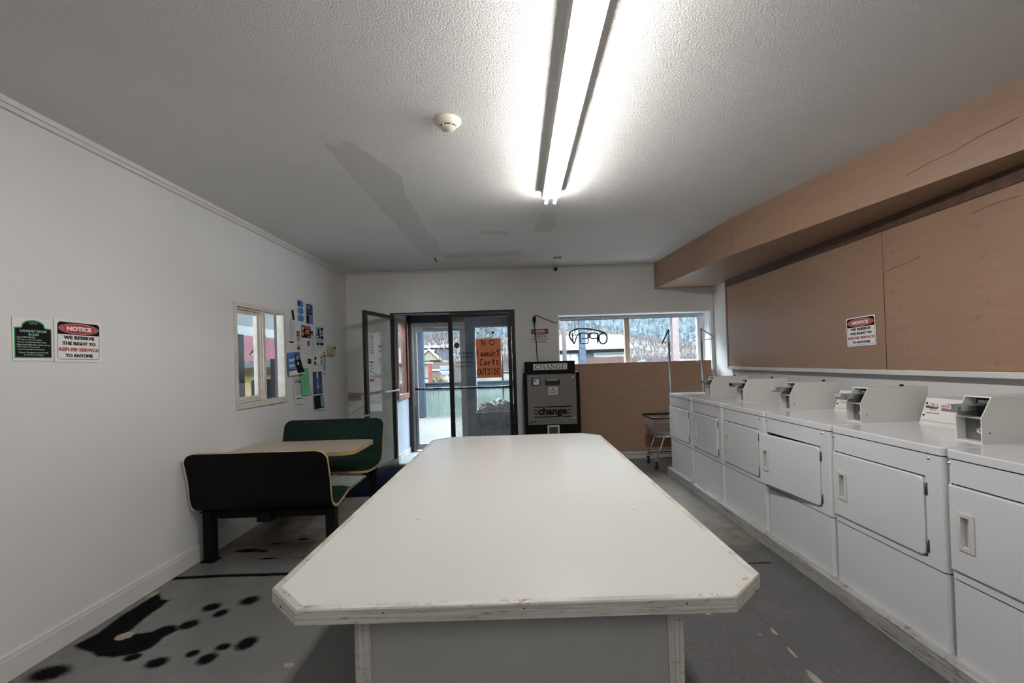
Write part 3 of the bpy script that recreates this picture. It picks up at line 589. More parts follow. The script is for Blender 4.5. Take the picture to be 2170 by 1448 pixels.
sd_ = empty('smoke_detector', (-.343, 2.642, ZC)); tag(sd_, 'round cream smoke detector on the ceiling', 'smoke detector')
MB().lathe([(0, 0), (.074, 0), (.074, -.012), (.070, -.018), (.062, -.026), (.052, -.034)], seg=32).build('base', 'cream', sd_)
MB().lathe([(.040, -.030), (.040, -.040)], seg=24).build('sensor_slot', 'dark', sd_)
k_ = MB().lathe([(.052, -.034), (.043, -.036)], seg=32).lathe([(.043, -.042), (.036, -.052), (0, -.054)], seg=32).lathe([(.043, -.0421), (0, -.0421)], seg=32)
for a in range(0, 360, 60): c, s_ = math.cos(R(a)), math.sin(R(a)); k_.tube([(.042*c, .042*s_, -.034), (.042*c, .042*s_, -.044)], .005, 6)
k_.build('cap', 'cream', sd_)
t = tag(MB().box(-.05, .05, -.025, .025, -.022, 0, .003).build('junction_plate', 'beige', None, (.574, 6.224, ZC)), 'small tan electrical plate on the ceiling near the entrance wall', 'plate')
MB().box(-.03, .03, -.012, .012, -.026, -.022).build('plate_label', 'white', t)
t = tag(MB().tube([(0, 0, 0), (0, 0, -.03), (.015, -.01, -.045), (.02, -.01, -.06)], .006, 6).build('ceiling_hook', 'black', None, (-.994, 6.031, ZC)), 'small black hook screwed into the ceiling at the end of the repair streak', 'hook')
t = empty('security_camera', (.59, YB-.02, 2.765)); tag(t, 'small white security camera with a black lens above the window', 'camera')
MB().lathe([(0, 0), (.028, 0), (.028, -.008), (.010, -.012), (.010, -.03)], (0, 0, .005), 'Y', 16).build('mount', 'trim', t)
MB().tube([(0, -.03, 0), (0, -.07, -.02), (0, -.12, -.035)], [.018, .026, .028], 14).build('body', 'trim', t)
MB().lathe([(0, 0), (.024, 0), (.026, .012)], (0, -.1305, -.0385), 'Y', 16).build('lens', 'black', t)

# ------------------------------------------------------------------ folding table
TZ = .867
tb = empty('folding_table', (-.02, 2.41, 0)); tag(tb, 'big white laminate laundry folding table with clipped corners', 'table')
hw, y0, y1, c0, c1 = .63, 1.118-2.41, 3.70-2.41, .118, .135
OCT = [(-hw+c0*.97, y0), (hw-c0*.97, y0), (hw, y0+c0), (hw, y1-c1), (hw-c1*.9, y1), (-hw+c1*.9, y1), (-hw, y1-c1), (-hw, y0+c0)]
def inset(poly, d):
    out = []; n = len(poly)
    for i in range(n):
        a, b, c = Vector(poly[i-1]), Vector(poly[i]), Vector(poly[(i+1) % n])
        e1 = (b-a).normalized(); e2 = (c-b).normalized(); n1 = Vector((-e1.y, e1.x)); n2 = Vector((-e2.y, e2.x))
        k = (n1+n2).normalized(); out.append(tuple(b+k*(d/max(.2, k.dot(n1)))))
    return out
INN = inset(OCT, .021)
MB().prism(INN, TZ-.034, TZ-.0015).build('tabletop', 'laminate', tb)
for i in range(8):
    j = (i+1) % 8; q = [OCT[i], OCT[j], INN[j], INN[i]]; Q = inset([OCT[k] for k in range(8)], .003)
    a, b, c, d = OCT[i], OCT[j], INN[j], INN[i]; qa, qb = Q[i], Q[j]
    vs2 = [(*a, TZ-.036), (*b, TZ-.036), (*c, TZ-.036), (*d, TZ-.036), (*a, TZ-.003), (*b, TZ-.003), (*qb, TZ), (*qa, TZ), (*c, TZ), (*d, TZ)]
    MB().add(vs2, [(3, 2, 1, 0), (0, 1, 5, 4), (4, 5, 6, 7), (7, 6, 8, 9), (2, 3, 9, 8), (1, 2, 8, 6, 5), (3, 0, 4, 7, 9)]).build('edge_strip', 'worn', tb)
bx0, bx1, by0, by1 = -.433+.02, .402+.02, 1.215-2.41, 3.60-2.41
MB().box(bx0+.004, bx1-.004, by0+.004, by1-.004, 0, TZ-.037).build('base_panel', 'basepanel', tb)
for sx in (0, 1):
    for sy in (0, 1):
        x = bx0 if sx == 0 else bx1-.040; y = by0 if sy == 0 else by1-.02
        MB().box(x, x+.040, y, y+.02, 0, TZ-.037, .002).build('corner_post', 'wornup', tb)
for (x, y) in ((-.31, -1.295), (.02, -1.294), (.40, -1.293), (-.57, -1.25), (.585, -1.245)): MB().lathe([(0, 0), (.0022, .0)], (x, y0-.0006 if abs(x) < .5 else y, TZ-.012), 'Y', 8).build('nail_hole', 'dark', tb)
for (x, y) in ((-.36, -.66), (.44, -.62), (-.36, .6), (.4, .9), (-.5, .75)): MB().box(x-.004, x+.003, y-.002, y+.002, TZ-.0015, TZ-.0011).build('scuff_mark', 'greyink', tb)

# ------------------------------------------------------------------ dryers
DW, PITCH = .737, .755
def plan(x0, x1, y0_, y1_, r=.022, near=True, far=True):
    q = []
    q += [(x0+r-r*math.sin(R(90*k/5)), y0_+r-r*math.cos(R(90*k/5))) for k in range(6)] if near else [(x0, y0_)]
    q += [(x0+r-r*math.cos(R(90*k/5)), y1_-r+r*math.sin(R(90*k/5))) for k in range(6)] if far else [(x0, y1_)]
    return q+[(x1, y1_), (x1, y0_)]
def make_dryer():
    d = empty('dryer', (1.86, 2.10, .089))
    w_ = DW
    m = MB()
    m.prism(plan(0, .70, 0, w_), .762, .864); m.prism(plan(0, .70, 0, w_), .352, .388)
    m.prism(plan(0, .05, 0, .094, far=False), .388, .762); m.prism(plan(0, .05, w_-.012, w_, near=False), .388, .762)
    m.box(.05, .70, 0, w_, .388, .762); m.build('cabinet', 'enamel', d)
    MB().box(.03, .049, .094, w_-.012, .388, .762).build('door_opening', 'dark', d)
    MB().prism(plan(.001, .70, .001, w_-.001), 0, .345).build('lower_panel', 'enamel', d)
    MB().prism(plan(.008, .69, .008, w_-.008), .345, .352).build('seam', 'dark', d); MB().prism(plan(.008, .69, .008, w_-.008), .864, .870).build('seam', 'dark', d)
    tp = bmesh.new(); pts = plan(-.004, .70, -.003, w_+.003, .024)
    vb = [tp.verts.new((p[0], p[1], .870)) for p in pts]; vt = [tp.verts.new((p[0], p[1], .907)) for p in pts]; n = len(pts)
    tp.faces.new(vb); top = tp.faces.new(vt[::-1])
    for i in range(n): tp.faces.new((vb[i], vt[i], vt[(i+1) % n], vb[(i+1) % n]))
    bmesh.ops.recalc_face_normals(tp, faces=tp.faces[:])
    bmesh.ops.bevel(tp, geom=[e for e in tp.edges if all(abs(v.co.z-.907) < 1e-5 for v in e.verts)], offset=.006, segments=3, affect='EDGES', profile=.5)
    MB().bm(tp).build('top_panel', 'enamel', d)
    # door, hinged at its near edge
    dr = empty('door', (.002, .097, .575)); dr.parent = d
    dw, dh = .626, .182
    P = rrect(0, dw, -dh-.002, dh-.002, .030, 6, (0, 1, 1, 0)); n = len(P)
    hy0, hy1, hz0, hz1 = .510, .585, -.085, .075
    q = [(hy0+.020, hz0+.016), (hy1-.014, hz0+.016), (hy1-.014, hz1-.016), (hy0+.020, hz1-.016)]
    tri = tessellate_polygon([[Vector((0, *p)) for p in P], [Vector((0, *p)) for p in q]])
    bm_ = bmesh.new(); fr = [bm_.verts.new((-.012, p[0], p[1])) for p in P+q]; bk = [bm_.verts.new((.010, p[0], p[1])) for p in P]; pk = [bm_.verts.new((.014, p[0], p[1])) for p in q]
    for t in tri: bm_.faces.new([fr[i] for i in t])
    bm_.faces.new(bk)
    for i in range(n): bm_.faces.new((fr[i], bk[i], bk[(i+1) % n], fr[(i+1) % n]))
    for i in range(4): bm_.faces.new((fr[n+i], pk[i], pk[(i+1) % 4], fr[n+(i+1) % 4]))
    bm_.faces.new(pk)
    bmesh.ops.recalc_face_normals(bm_, faces=bm_.faces[:])
    S_ = set(fr[:n]); bmesh.ops.bevel(bm_, geom=[e for e in bm_.edges if set(e.verts) <= S_ and any(len(f.verts) == 4 for f in e.link_faces)], offset=.005, segments=3, affect='EDGES', profile=.5)
    dp = MB().bm(bm_).build('door_panel', 'enamel', dr)
    h = MB()
    h.box(-.0165, -.012, hy0, hy0+.016, hz0, hz1, .001).box(-.0165, -.012, hy1-.016, hy1, hz0, hz1, .001).box(-.0165, -.012, hy0+.016, hy1-.016, hz0, hz0+.018, .001).box(-.0165, -.012, hy0+.016, hy1-.016, hz1-.018, hz1, .001)
    h.box(-.0165, -.012, hy0+.016, hy0+.023, hz0+.018, hz1-.018).build('handle', 'handle', dr)
    for z in (.674, .412):
        MB().cyl((-.002, .090, z), (-.002, .090, z+.058), .0042, 8).box(-.003, .002, .083, .0935, z+.002, z+.056).build('hinge', 'gunmetal', d)
    for y in (.028+.045, w_-.012):
        MB().lathe([(0, -.006), (.004, -.005), (.0075, -.001), (.0085, .0)], (.0, y if y > .1 else .073, .846), 'X', 12).build('screw', 'chrome', d)
    # console
    c = MB().prism([(.51, .907), (.70, .907), (.70, 1.06), (.565, 1.058), (.560, 1.052)], .19, w_-.012, 'Y').build('console', 'enamel2', d)
    k_ = MB()
    for y in (w_-.028,):
        for z, x in ((1.025, .5496), (.957, .527)): MB().lathe([(0, -.003), (.006, -.002), (.007, .0015)], (x, y, z), 'X', 8).build('console_screw', 'ink', c)
    k_ = MB()
    for z in (.925, .93, .99, 1.0, 1.01): x = .51+(z-.907)/.145*.05-.0006; k_.box(x-.0004, x, .19, w_-.012, z, z+.0008)
    k_.build('console_line', 'greyink', c)
    # coin box: hollow sheet-metal housing, open to the aisle
    a, b, t_ = .048, .176, .005
    side = [(.225, .907), (.625, .907), (.640, 1.118), (.275, 1.118), (.225, 1.022)]
    m = MB().prism(side, a, a+t_, 'Y').prism(side, b-t_, b, 'Y')
    m.prism([(.225, .907), (.625, .907), (.625, .913), (.225, .913)], a+t_, b-t_, 'Y').prism([(.275, 1.118), (.640, 1.118), (.640, 1.112), (.272, 1.112)], a+t_, b-t_, 'Y')
    m.box(.225, .34, a+t_, b-t_, 1.019, 1.024).box(.340, .345, a+t_, b-t_, .913, 1.112).prism([(.62, .913), (.625, .907), (.640, 1.118), (.634, 1.112)], a+t_, b-t_, 'Y')
    cb = m.build('coin_box', 'enamel2', d)
    MB().box(.29, .338, a+.008, b-.04, 1.086, 1.108).box(.25, .338, a+.010, a+.045, 1.03, 1.075).build('coin_mechanism', 'black', cb); MB().box(.268, .272, a+t_, b-t_, .914, 1.018).build('lock_plate', 'wheel', cb)
    k_ = MB()
    for q in range(8): k_.box(.285, .289, a+.012+.008*q, a+.017+.008*q, 1.085, 1.1)
    k_.build('coin_slot', 'steel', cb)
    MB().box(.175, .335, a+.050, b-.010, 1.052, 1.074).box(.175, .335, a+.046, b-.006, 1.074, 1.078).build('coin_slide', 'steel', cb)
    MB().box(.157, .175, a+.040, b-.002, 1.046, 1.073, .002).build('slide_grip', 'greyink', cb)
    MB().lathe([(0, -.008), (.006, -.008), (.006, -.010), (.012, -.010), (.012, -.006), (.017, -.004), (.017, .012)], (.256, a+.038, .962), 'X', 18).build('lock', 'chrome', cb)
    MB().lathe([(0, 1.130), (.010, 1.129), (.012, 1.118)], (.53, (a+b)/2, 0), 'Z', 10).build('box_bolt', 'black', cb)
    MB().lathe([(0, 0), (.004, .0)], (.26, a-.0006, .955), 'Y', 8).build('rivet', 'dark', cb)
    return d
BR = {'brand': []}
proto = make_dryer()
DRY = {6: (0, 'white coin dryer nearest the viewer, cut off by the picture edge'), 5: (1, 'white coin dryer with the readable brand console and $2.00 coin slide'), 4: (2, 'white coin dryer whose door hangs ajar, below the panel notice'), 3: (3, 'white coin dryer just beyond the one with its door ajar, third from the window wall'), 2: (4, 'second white coin dryer counted from the window wall'), 1: (5, 'white coin dryer at the window end of the row, beside the laundry cart')}
dryers = {}
for n_, (k, lb) in DRY.items():
    o = proto if k == 1 else copy_tree(proto); dryers[n_] = o
    o.location = (1.86, 1.348+PITCH*k, .089); tag(o, lb, 'dryer', 'white coin dryers on the plinth')
def child(o, nm): return next(c for c in o.children if c.name.split('.')[0] == nm)
child(dryers[4], 'door').rotation_euler = (0, 0, R(5.0))
# brand lettering on the consoles, price plates on the slides
CN = Matrix(((0, math.sin(.333), -math.cos(.333), .537), (-1, 0, 0, 0), (0, math.cos(.333), math.sin(.333), .985), (0, 0, 0, 1)))
CN = Matrix(((0, .326, -.945, .5300), (-1, 0, 0, 0), (0, .945, .326, .965), (0, 0, 0, 1)))
for n_ in (5, 4):
    c = child(dryers[n_], 'console')
    text('Whirlpool', 'brand_lettering', 'ink', c, -.672, .040, .0015, .078, .024, .001, base=CN)
    text('COMMERCIAL', 'brand_lettering', 'greyink', c, -.672, .061, .0015, .035, .006, base=CN)
    text('COMMERCIAL WASHERS AND DRYERS', 'small_lettering', 'ink', c, -.652, .008, .0015, .085, .0045, base=CN)
    k_ = MB().tube([(.030*math.cos(R(a)), .015*math.sin(R(a)), 0) for a in range(20, 340, 16)], .0012, 5); o = k_.build('brand_swirl', 'porange', c); o.matrix_local = CN @ Matrix.Translation((-.652, .040, .0008)) @ Matrix.Rotation(.6, 4, 'Z')
SL = Matrix(((0, 0, -1, .1565), (-1, 0, 0, 0), (0, 1, 0, 0), (0, 0, 0, 1)))
for n_, mt, tx in ((5, 'pred', '$2.00'), (3, 'pred', '$2.00'), (4, 'lplate', ''), (2, 'ink', ''), (1, 'pred', '')):
    cb = child(dryers[n_], 'coin_box')
    MB().box(.1535, .1565, .118, .172 if n_ != 5 else .165, 1.060, 1.080).build('price_label', 'white' if tx else mt, cb)
    if tx: text(tx, 'price_lettering', mt, cb, -.142, 1.070, .0034, .038, .012, .002, base=SL)

# ------------------------------------------------------------------ booth
def make_bench(name, prof, sgn):
    # prof: (y, z) from the top of the back down and round to the seat front; shell 1.03 m wide; local x 0..W
    W, T, r = 1.035, .020, .075
    P = []
    pts = [Vector((0, *p)) for p in prof]
    for i in range(len(pts)-1):        # smooth by Catmull-Rom
        p0, p1, p2, p3 = pts[max(i-1, 0)], pts[i], pts[i+1], pts[min(i+2, len(pts)-1)]
        for k in range(8):
            t = k/8; P.append(.5*((2*p1)+(p2-p0)*t+(2*p0-5*p1+4*p2-p3)*t*t+(3*p1-p0-3*p2+p3)*t**3))
    P.append(pts[-1]); n = len(P); s_ = [0]
    for i in range(1, n): s_.append(s_[-1]+(P[i]-P[i-1]).length)
    # finer rows at the rounded ends
    rows = sorted({*[round(x, 4) for x in np.linspace(0, r, 9)], *[round(x, 4) for x in np.linspace(r, s_[-1]-r, 34)], *[round(s_[-1]-x, 4) for x in np.linspace(0, r, 9)]})
    C = []; N = []
    for q in rows:
        y = np.interp(q, s_, [p.y for p in P]); z = np.interp(q, s_, [p.z for p in P]); C.append(Vector((0, y, z)))
    for i in range(len(C)):
        d = (C[min(i+1, len(C)-1)]-C[max(i-1, 0)]).normalized(); N.append(Vector((0, -d.z, d.y))*sgn)
    def half(q):
        e = min(q, s_[-1]-q); return W/2 if e >= r else W/2-r+math.sqrt(max(0, r*r-(r-e)**2))
    o = empty(name)
    H = [half(q) for q in rows]; m = len(C)
    def sheet(off0, off1, inset_):
        mb = MB(); cols = 8; vs_ = []
        for i in range(m):
            for off in (off0, off1):
                for k in range(cols+1): x = -H[i]+inset_+(2*H[i]-2*inset_)*k/cols; p = C[i]+N[i]*off; vs_.append((x, p.y, p.z))
        st_ = 2*(cols+1); fs = []
        for i in range(m-1):
            for k in range(cols):
                a = i*st_+k; fs.append((a, a+1, a+st_+1, a+st_)); b = a+cols+1; fs.append((b, b+st_, b+st_+1, b+1))
            for k in (0, cols): a = i*st_+k; b = a+cols+1; fs.append((a, b, b+st_, a+st_))
        for i in (0, m-1):
            for k in range(cols): a = i*st_+k; fs.append((a, a+1, a+cols+2, a+cols+1))
        bm_ = bmesh.new(); bv = [bm_.verts.new(v) for v in vs_]
        for f_ in fs:
            try: bm_.faces.new([bv[j] for j in f_])
            except ValueError: pass
        bmesh.ops.remove_doubles(bm_, verts=bm_.verts[:], dist=1e-6); bmesh.ops.recalc_face_normals(bm_, faces=bm_.faces[:]); return mb.bm(bm_)
    sheet(0, T, 0).build('plywood_edge', 'tan', o)
    sheet(T, T+.0022, .003).build('seat_face', 'green', o)
    sheet(-.0022, 0, .003).build('shell_back', 'blacklam', o)
    return o
def bench_legs(o, yl, yseat, zl, hang):
    # two square legs with feet, a cross beam and shell brackets
    for x in (-.455, .468):
        l = MB().box(x-.036, x+.036, yl-.036, yl+.036, .006, zl, .004).build('leg', 'black', o)
        MB().box(x-.05, x+.05, yl-.05, yl+.05, 0, .006).build('foot_plate', 'black', l)
    MB().box(-.45, .46, yl-.025, yl+.025, zl-.05, zl, .003).build('cross_beam', 'black', o)
    for x in (-.44, .44): MB().box(x-.06, x+.06, min(yl-.05, yl+hang), max(yl+.05, yl+hang), zl, zl+.008).box(x-.02, x+.02, min(yl, yl+hang), max(yl, yl+hang), zl-.03, zl).build('bracket', 'black', o)
    MB().box(-.07, .035, yl-.06, yl+.06, zl-.075, zl-.005).build('beam_clamp', 'black', o)
PN = [(3.425, .838), (3.452, .74), (3.483, .62), (3.497, .50), (3.520, .435), (3.565, .400), (3.63, .386), (3.72, .400), (3.82, .425), (3.925, .442)]
b1 = make_bench('booth_bench', PN, 1); b1.location = (-1.905, 0, 0); tag(b1, 'booth bench with its black back turned to the viewer', 'bench', 'green booth benches')
bench_legs(b1, 3.625, 3.8, .372, .18)
PF = [(5.015, .888), (4.985, .79), (4.945, .66), (4.92, .55), (4.875, .487), (4.81, .455), (4.73, .442), (4.62, .44), (4.50, .446), (4.385, .455)]
b2 = make_bench('booth_bench', PF, -1); b2.location = (-1.925, 0, 0); tag(b2, 'booth bench beyond the oak table, its green speckled seat facing the viewer', 'bench', 'green booth benches')
bench_legs(b2, 4.75, 4.6, .425, -.18)
bt = empty('booth_table', (-1.9, 4.19, 0)); tag(bt, 'pale oak laminate booth table between the two green benches', 'table')
P = [(-.545, -.31), (.44, -.31), (.50, -.295), (.535, -.26), (.545, -.22), (.545, .24), (.52, .29), (.46, .31), (-.545, .31)]
MB().prism(P, .715, .747).build('edge_band', 'tan', bt)
MB().prism(inset(P, .002), .747, .750).build('tabletop', 'oak', bt)
MB().box(-.03, .03, -.03, .03, .37, .69, .004).box(-.25, .25, -.025, .025, .69, .715).build('column', 'black', bt)
MB().box(-.03, .03, -.50, .49, .312, .37, .003).build('support_beam', 'black', bt)

# ------------------------------------------------------------------ floor mats
t = MB().prism([(-1.98, 5.27), (-.75, 5.27), (-.75, 6.78), (-1.98, 6.78)], 0, .010).build('door_mat', 'mat'); tag(t, 'dark navy entrance mat on the floor in front of the open door', 'mat')
t = MB().prism([(-2.43, 5.70), (-2.02, 5.70), (-2.02, 6.25), (-2.43, 6.25)], 0, .012).build('loose_board', 'plywood'); tag(t, 'pale board lying on the floor under the far bench by the left wall', 'board')

# ------------------------------------------------------------------ change machine
cm = empty('change_machine', (.455, 6.33, 0)); tag(cm, 'black coin change machine with a grey faceplate beside the door', 'change machine')
MB().box(-.372, .372, 0, .46, 0, 1.277, .008).build('cabinet', 'black', cm)
hd = MB().box(-.350, .318, .03, .44, 1.277, 1.43, .004).build('header', 'black', cm)
MB().box(-.350, -.342, .012, .03, 1.277, 1.43).box(.31, .318, .012, .03, 1.277, 1.43).box(-.35, .318, .012, .03, 1.277, 1.285).build('header_frame', 'black', hd)
hp = MB().box(-.236, .216, .026, .03, 1.316, 1.398).build('sign_plate', 'lplate', hd)
def serif_change(mb, x0, y0_, cw, ch, z, r):
    def st(a, b, rr): stroke_text([[a, b]], mb, z, rr, 0)
    def arc(cx, cy, rx_, ry_, a0, a1):
        pp = [(cx+rx_*math.cos(R(a)), cy+ry_*math.sin(R(a))) for a in np.linspace(a0, a1, 13)]
        for i in range(12):
            am = (a0+(a1-a0)*(i+.5)/12) % 360; st(pp[i], pp[i+1], r*(.45+.75*abs(math.cos(R(am)))))
    X = x0
    def serif(x, y): st((x-r*2, y), (x+r*2, y), r*.35)
    arc(X+cw*.5, y0_+ch/2, cw*.38, ch*.47, 45, 315); st((X+cw*.80, y0_+ch*.98), (X+cw*.80, y0_+ch*.70), r*.4); X += cw
    for x in (.2, .8): st((X+cw*x, y0_), (X+cw*x, y0_+ch), r); serif(X+cw*x, y0_); serif(X+cw*x, y0_+ch)
    st((X+cw*.2, y0_+ch/2), (X+cw*.8, y0_+ch/2), r*.4); X += cw
    st((X+cw*.5, y0_+ch), (X+cw*.88, y0_), r*1.1); st((X+cw*.5, y0_+ch), (X+cw*.12, y0_), r*.5); st((X+cw*.27, y0_+ch*.33), (X+cw*.74, y0_+ch*.33), r*.4); serif(X+cw*.12, y0_); serif(X+cw*.88, y0_); X += cw
    st((X+cw*.2, y0_), (X+cw*.2, y0_+ch), r*.5); st((X+cw*.2, y0_+ch), (X+cw*.8, y0_), r*1.1); st((X+cw*.8, y0_), (X+cw*.8, y0_+ch), r*.5); serif(X+cw*.2, y0_); serif(X+cw*.18, y0_+ch); serif(X+cw*.8, y0_+ch); X += cw
    arc(X+cw*.5, y0_+ch/2, cw*.38, ch*.47, 45, 315); st((X+cw*.80, y0_), (X+cw*.80, y0_+ch*.45), r); serif(X+cw*.80, y0_+ch*.45); st((X+cw*.78, y0_+ch*.98), (X+cw*.78, y0_+ch*.72), r*.4); X += cw
    st((X+cw*.25, y0_), (X+cw*.25, y0_+ch), r); st((X+cw*.12, y0_), (X+cw*.8, y0_), r*.45); st((X+cw*.12, y0_+ch), (X+cw*.78, y0_+ch), r*.45); st((X+cw*.25, y0_+ch*.52), (X+cw*.6, y0_+ch*.52), r*.4); st((X+cw*.8, y0_), (X+cw*.84, y0_+ch*.25), r*.4); st((X+cw*.78, y0_+ch), (X+cw*.78, y0_+ch*.78), r*.4)
FACE = Matrix(((1, 0, 0, 0), (0, 0, -1, 0), (0, 1, 0, 0), (0, 0, 0, 1)))
k_ = MB(); serif_change(k_, -.220, 1.330, .0705, .055, 0, .0048); o = k_.build('sign_lettering', 'ink', hp); o.matrix_local = Matrix.Translation((0, .0255, 0)) @ FACE
fp = MB().box(-.325, .323, -.010, .0, .592, 1.257, .002).build('faceplate', 'plate', cm)
f = MB().box(-.268, -.150, -.014, -.010, 1.112, 1.212).build('bill_bezel', 'dark', fp); MB().box(-.245, -.165, -.026, -.014, 1.122, 1.203, .004).build('bill_acceptor', 'lplate', fp); MB().box(-.258, -.25, -.018, -.014, 1.13, 1.14).box(-.235, -.20, -.0265, -.026, 1.165, 1.19).build('acceptor_print', 'blue', fp)
MB().box(-.088, .112, -.0125, -.010, 1.110, 1.192).build('display_slot', 'dark', fp); MB().box(-.066, .09, -.0135, -.0125, 1.176, 1.186).build('slot_edge', 'lplate', fp)
ip = MB().box(-.047, .075, -.012, -.010, .987, 1.085, .001).build('instruction_plate', 'lplate', fp)
MB().box(-.03, -.018, -.0128, -.012, 1.0, 1.06).box(.045, .057, -.0128, -.012, 1.0, 1.06).box(-.015, .042, -.0128, -.012, 1.005, 1.025).box(-.005, .03, -.0128, -.012, 1.05, 1.075).box(-.012, .038, -.0128, -.012, 1.032, 1.042).build('instruction_print', 'greyink', ip)
for (x, z) in ((.283, 1.205), (.285, .668)): MB().lathe([(0, -.024), (.012, -.024), (.017, -.016), (.018, -.010)], (x, 0, z), 'Y', 16).build('lock', 'chrome', fp)
fl = Matrix.Translation((0, -.0112, 0)) @ FACE
text('change', 'lettering', 'ink', fp, 0, .757, 0, .385, .128, .0042, base=fl)
k_ = MB()
for (a, b, z) in ((-.242, -.128, .826), (-.095, .248, .826), (-.242, -.20, .782), (.20, .248, .782), (-.242, -.20, .738), (.20, .248, .738), (-.242, .09, .694), (.13, .248, .694)): k_.box(a, b, -.0115, -.010, z-.0065, z+.0065)
k_.build('logo_bar', 'ink', fp)
MB().lathe([(0, -.0114), (.017, -.0114), (.017, -.010)], (-.285, 0, .63), 'Y', 14).build('maker_emblem', 'ink', fp); MB().lathe([(0, -.0120), (.011, -.0120), (.011, -.0114)], (-.278, 0, .634), 'Y', 14).build('emblem_cutout', 'plate', fp); MB().box(-.262, -.22, -.0112, -.010, .632, .640).box(-.262, -.205, -.0112, -.010, .620, .626).build('maker_print', 'ink', fp)
MB().box(-.074, -.052, -.012, .0, .44, .579, .002).box(.063, .085, -.012, .0, .44, .579, .002).box(-.052, .063, -.012, .0, .557, .579, .002).box(-.052, .063, -.012, .0, .44, .46, .002).build('coin_cup_frame', 'lplate', cm)
MB().box(-.052, .063, -.003, .0, .46, .557).build('coin_cup', 'navyblack', cm)

# power outlet, cords
ot = MB().box(-.032, .034, -.006, 0, -.056, .058, .002).build('wall_outlet', 'cream', None, (.269, YB, 2.0)); tag(ot, 'cream double power outlet on the wall above the change machine', 'outlet')
pd = empty('power_cord', (.27, YB, 2.0)); tag(pd, 'black power cord dropping from the outlet to the change machine', 'cord')
MB().box(-.013, .011, -.035, -.007, -.036, -.006, .003).build('plug', 'black', pd)
MB().tube([(0, -.022, -.03), (0, -.022, -.08), (.01, -.03, -.20), (.02, -.04, -.32), (.018, -.06, -.42), (.025, -.1, -.52), (.03, -.16, -.572)], .0055, 8).build('cord', 'black', pd)
ad = empty('sign_adapter', (.27, YB, 2.0)); tag(ad, 'black plug-in adapter feeding the neon sign', 'adapter')
MB().box(-.021, .021, -.05, -.007, .0, .074, .004).build('adapter_body', 'black', ad)
MB().tube([(0, -.03, .074), (.004, -.032, .088), (.02, -.03, .096), (.07, -.025, .080), (.13, -.02, .046), (.2, -.018, .02), (.26, -.018, -.008), (.30, -.018, -.022), (.335, -.014, -.02), (.345, .06, 0), (.37, .22, .03)], .0045, 8).build('cord', 'black', ad)
sw = MB().box(-.103, .103, -.006, 0, -.056, .058, .002).build('switch_plate', 'beige', None, (-2.345, YB, 1.007)); tag(sw, 'tan four-gang light switch plate beside the open door', 'switch')
for k in range(4): MB().box(-.079+.046*k, -.071+.046*k, -.018, -.006, -.008, .014).build('toggle', 'dkbrown', sw)

# ------------------------------------------------------------------ neon OPEN sign seen from behind
ns = empty('neon_sign', (1.07, 7.03, 1.78)); tag(ns, 'unlit oval OPEN neon sign hanging in the window, seen from behind', 'sign')
def npt(L):
    P_ = [Vector((x-1.07, 0, z-1.78)) for x, z in L]; out = []; n_ = len(P_)
    for i in range(n_-1):
        p0, p1, p2, p3 = P_[max(i-1, 0)], P_[i], P_[i+1], P_[min(i+2, n_-1)]
        m1, m2 = (p2-p0)*.4, (p3-p1)*.4; lim = (p2-p1).length
        if m1.length > lim: m1 *= lim/m1.length
        if m2.length > lim: m2 *= lim/m2.length
        for k in range(4):
            t = k/4; out.append(p1*(2*t**3-3*t*t+1)+m1*(t**3-2*t*t+t)+p2*(-2*t**3+3*t*t)+m2*(t**3-t*t))
    return out+[P_[-1]]
k_ = MB()
k_.tube(npt([(.862, 1.677), (.832, 1.719), (.806, 1.749), (.79, 1.796), (.797, 1.836), (.827, 1.87), (.886, 1.891), (.967, 1.897), (1.048, 1.892), (1.129, 1.881), (1.209, 1.861), (1.278, 1.838), (1.324, 1.808), (1.342, 1.767), (1.34, 1.721), (1.325, 1.686), (1.29, 1.664), (1.255, 1.671), (1.233, 1.701), (1.223, 1.742), (1.23, 1.782), (1.248, 1.81), (1.278, 1.823), (1.306, 1.817)]), .0115, 8)
k_.build('border_tube', 'black', ns)
k_ = MB()
for L in ([(.835, 1.837), (.837, 1.742), (.844, 1.686), (.862, 1.689), (.9, 1.786), (.936, 1.832), (.944, 1.831), (.946, 1.684)], [(.944, 1.831), (1.04, 1.831), (1.057, 1.816), (1.075, 1.818), (1.098, 1.827), (1.191, 1.824), (1.204, 1.806), (1.2, 1.667)], [(.968, 1.755), (1.061, 1.752), (1.09, 1.763), (1.113, 1.748), (1.159, 1.746), (1.199, 1.752)], [(.946, 1.681), (1.05, 1.677), (1.063, 1.694), (1.064, 1.747)], [(1.101, 1.821), (1.091, 1.792), (1.096, 1.755)], [(1.203, 1.777), (1.218, 1.759), (1.205, 1.731)], [(1.215, 1.80), (1.205, 1.77), (1.225, 1.745), (1.205, 1.70)]): k_.tube(npt(L), .0092, 8)
k_.build('letter_tube', 'black', ns)
MB().box(-.016, .012, -.012, .012, -.03, .035, .002).build('transformer', 'greyink', ns)
k_ = MB().tube(npt([(.868, 2.06), (.874, 1.897)]), .0022, 5).tube(npt([(1.253, 2.056), (1.242, 1.851)]), .0022, 5)
for q in range(9): k_.lathe([(.003, 0), (.0055, .004), (.003, .008)], (.8725-1.07, .002, 1.90-1.78+.012*q), 'Z', 6)
k_.build('hanging_chain', 'ink', ns)
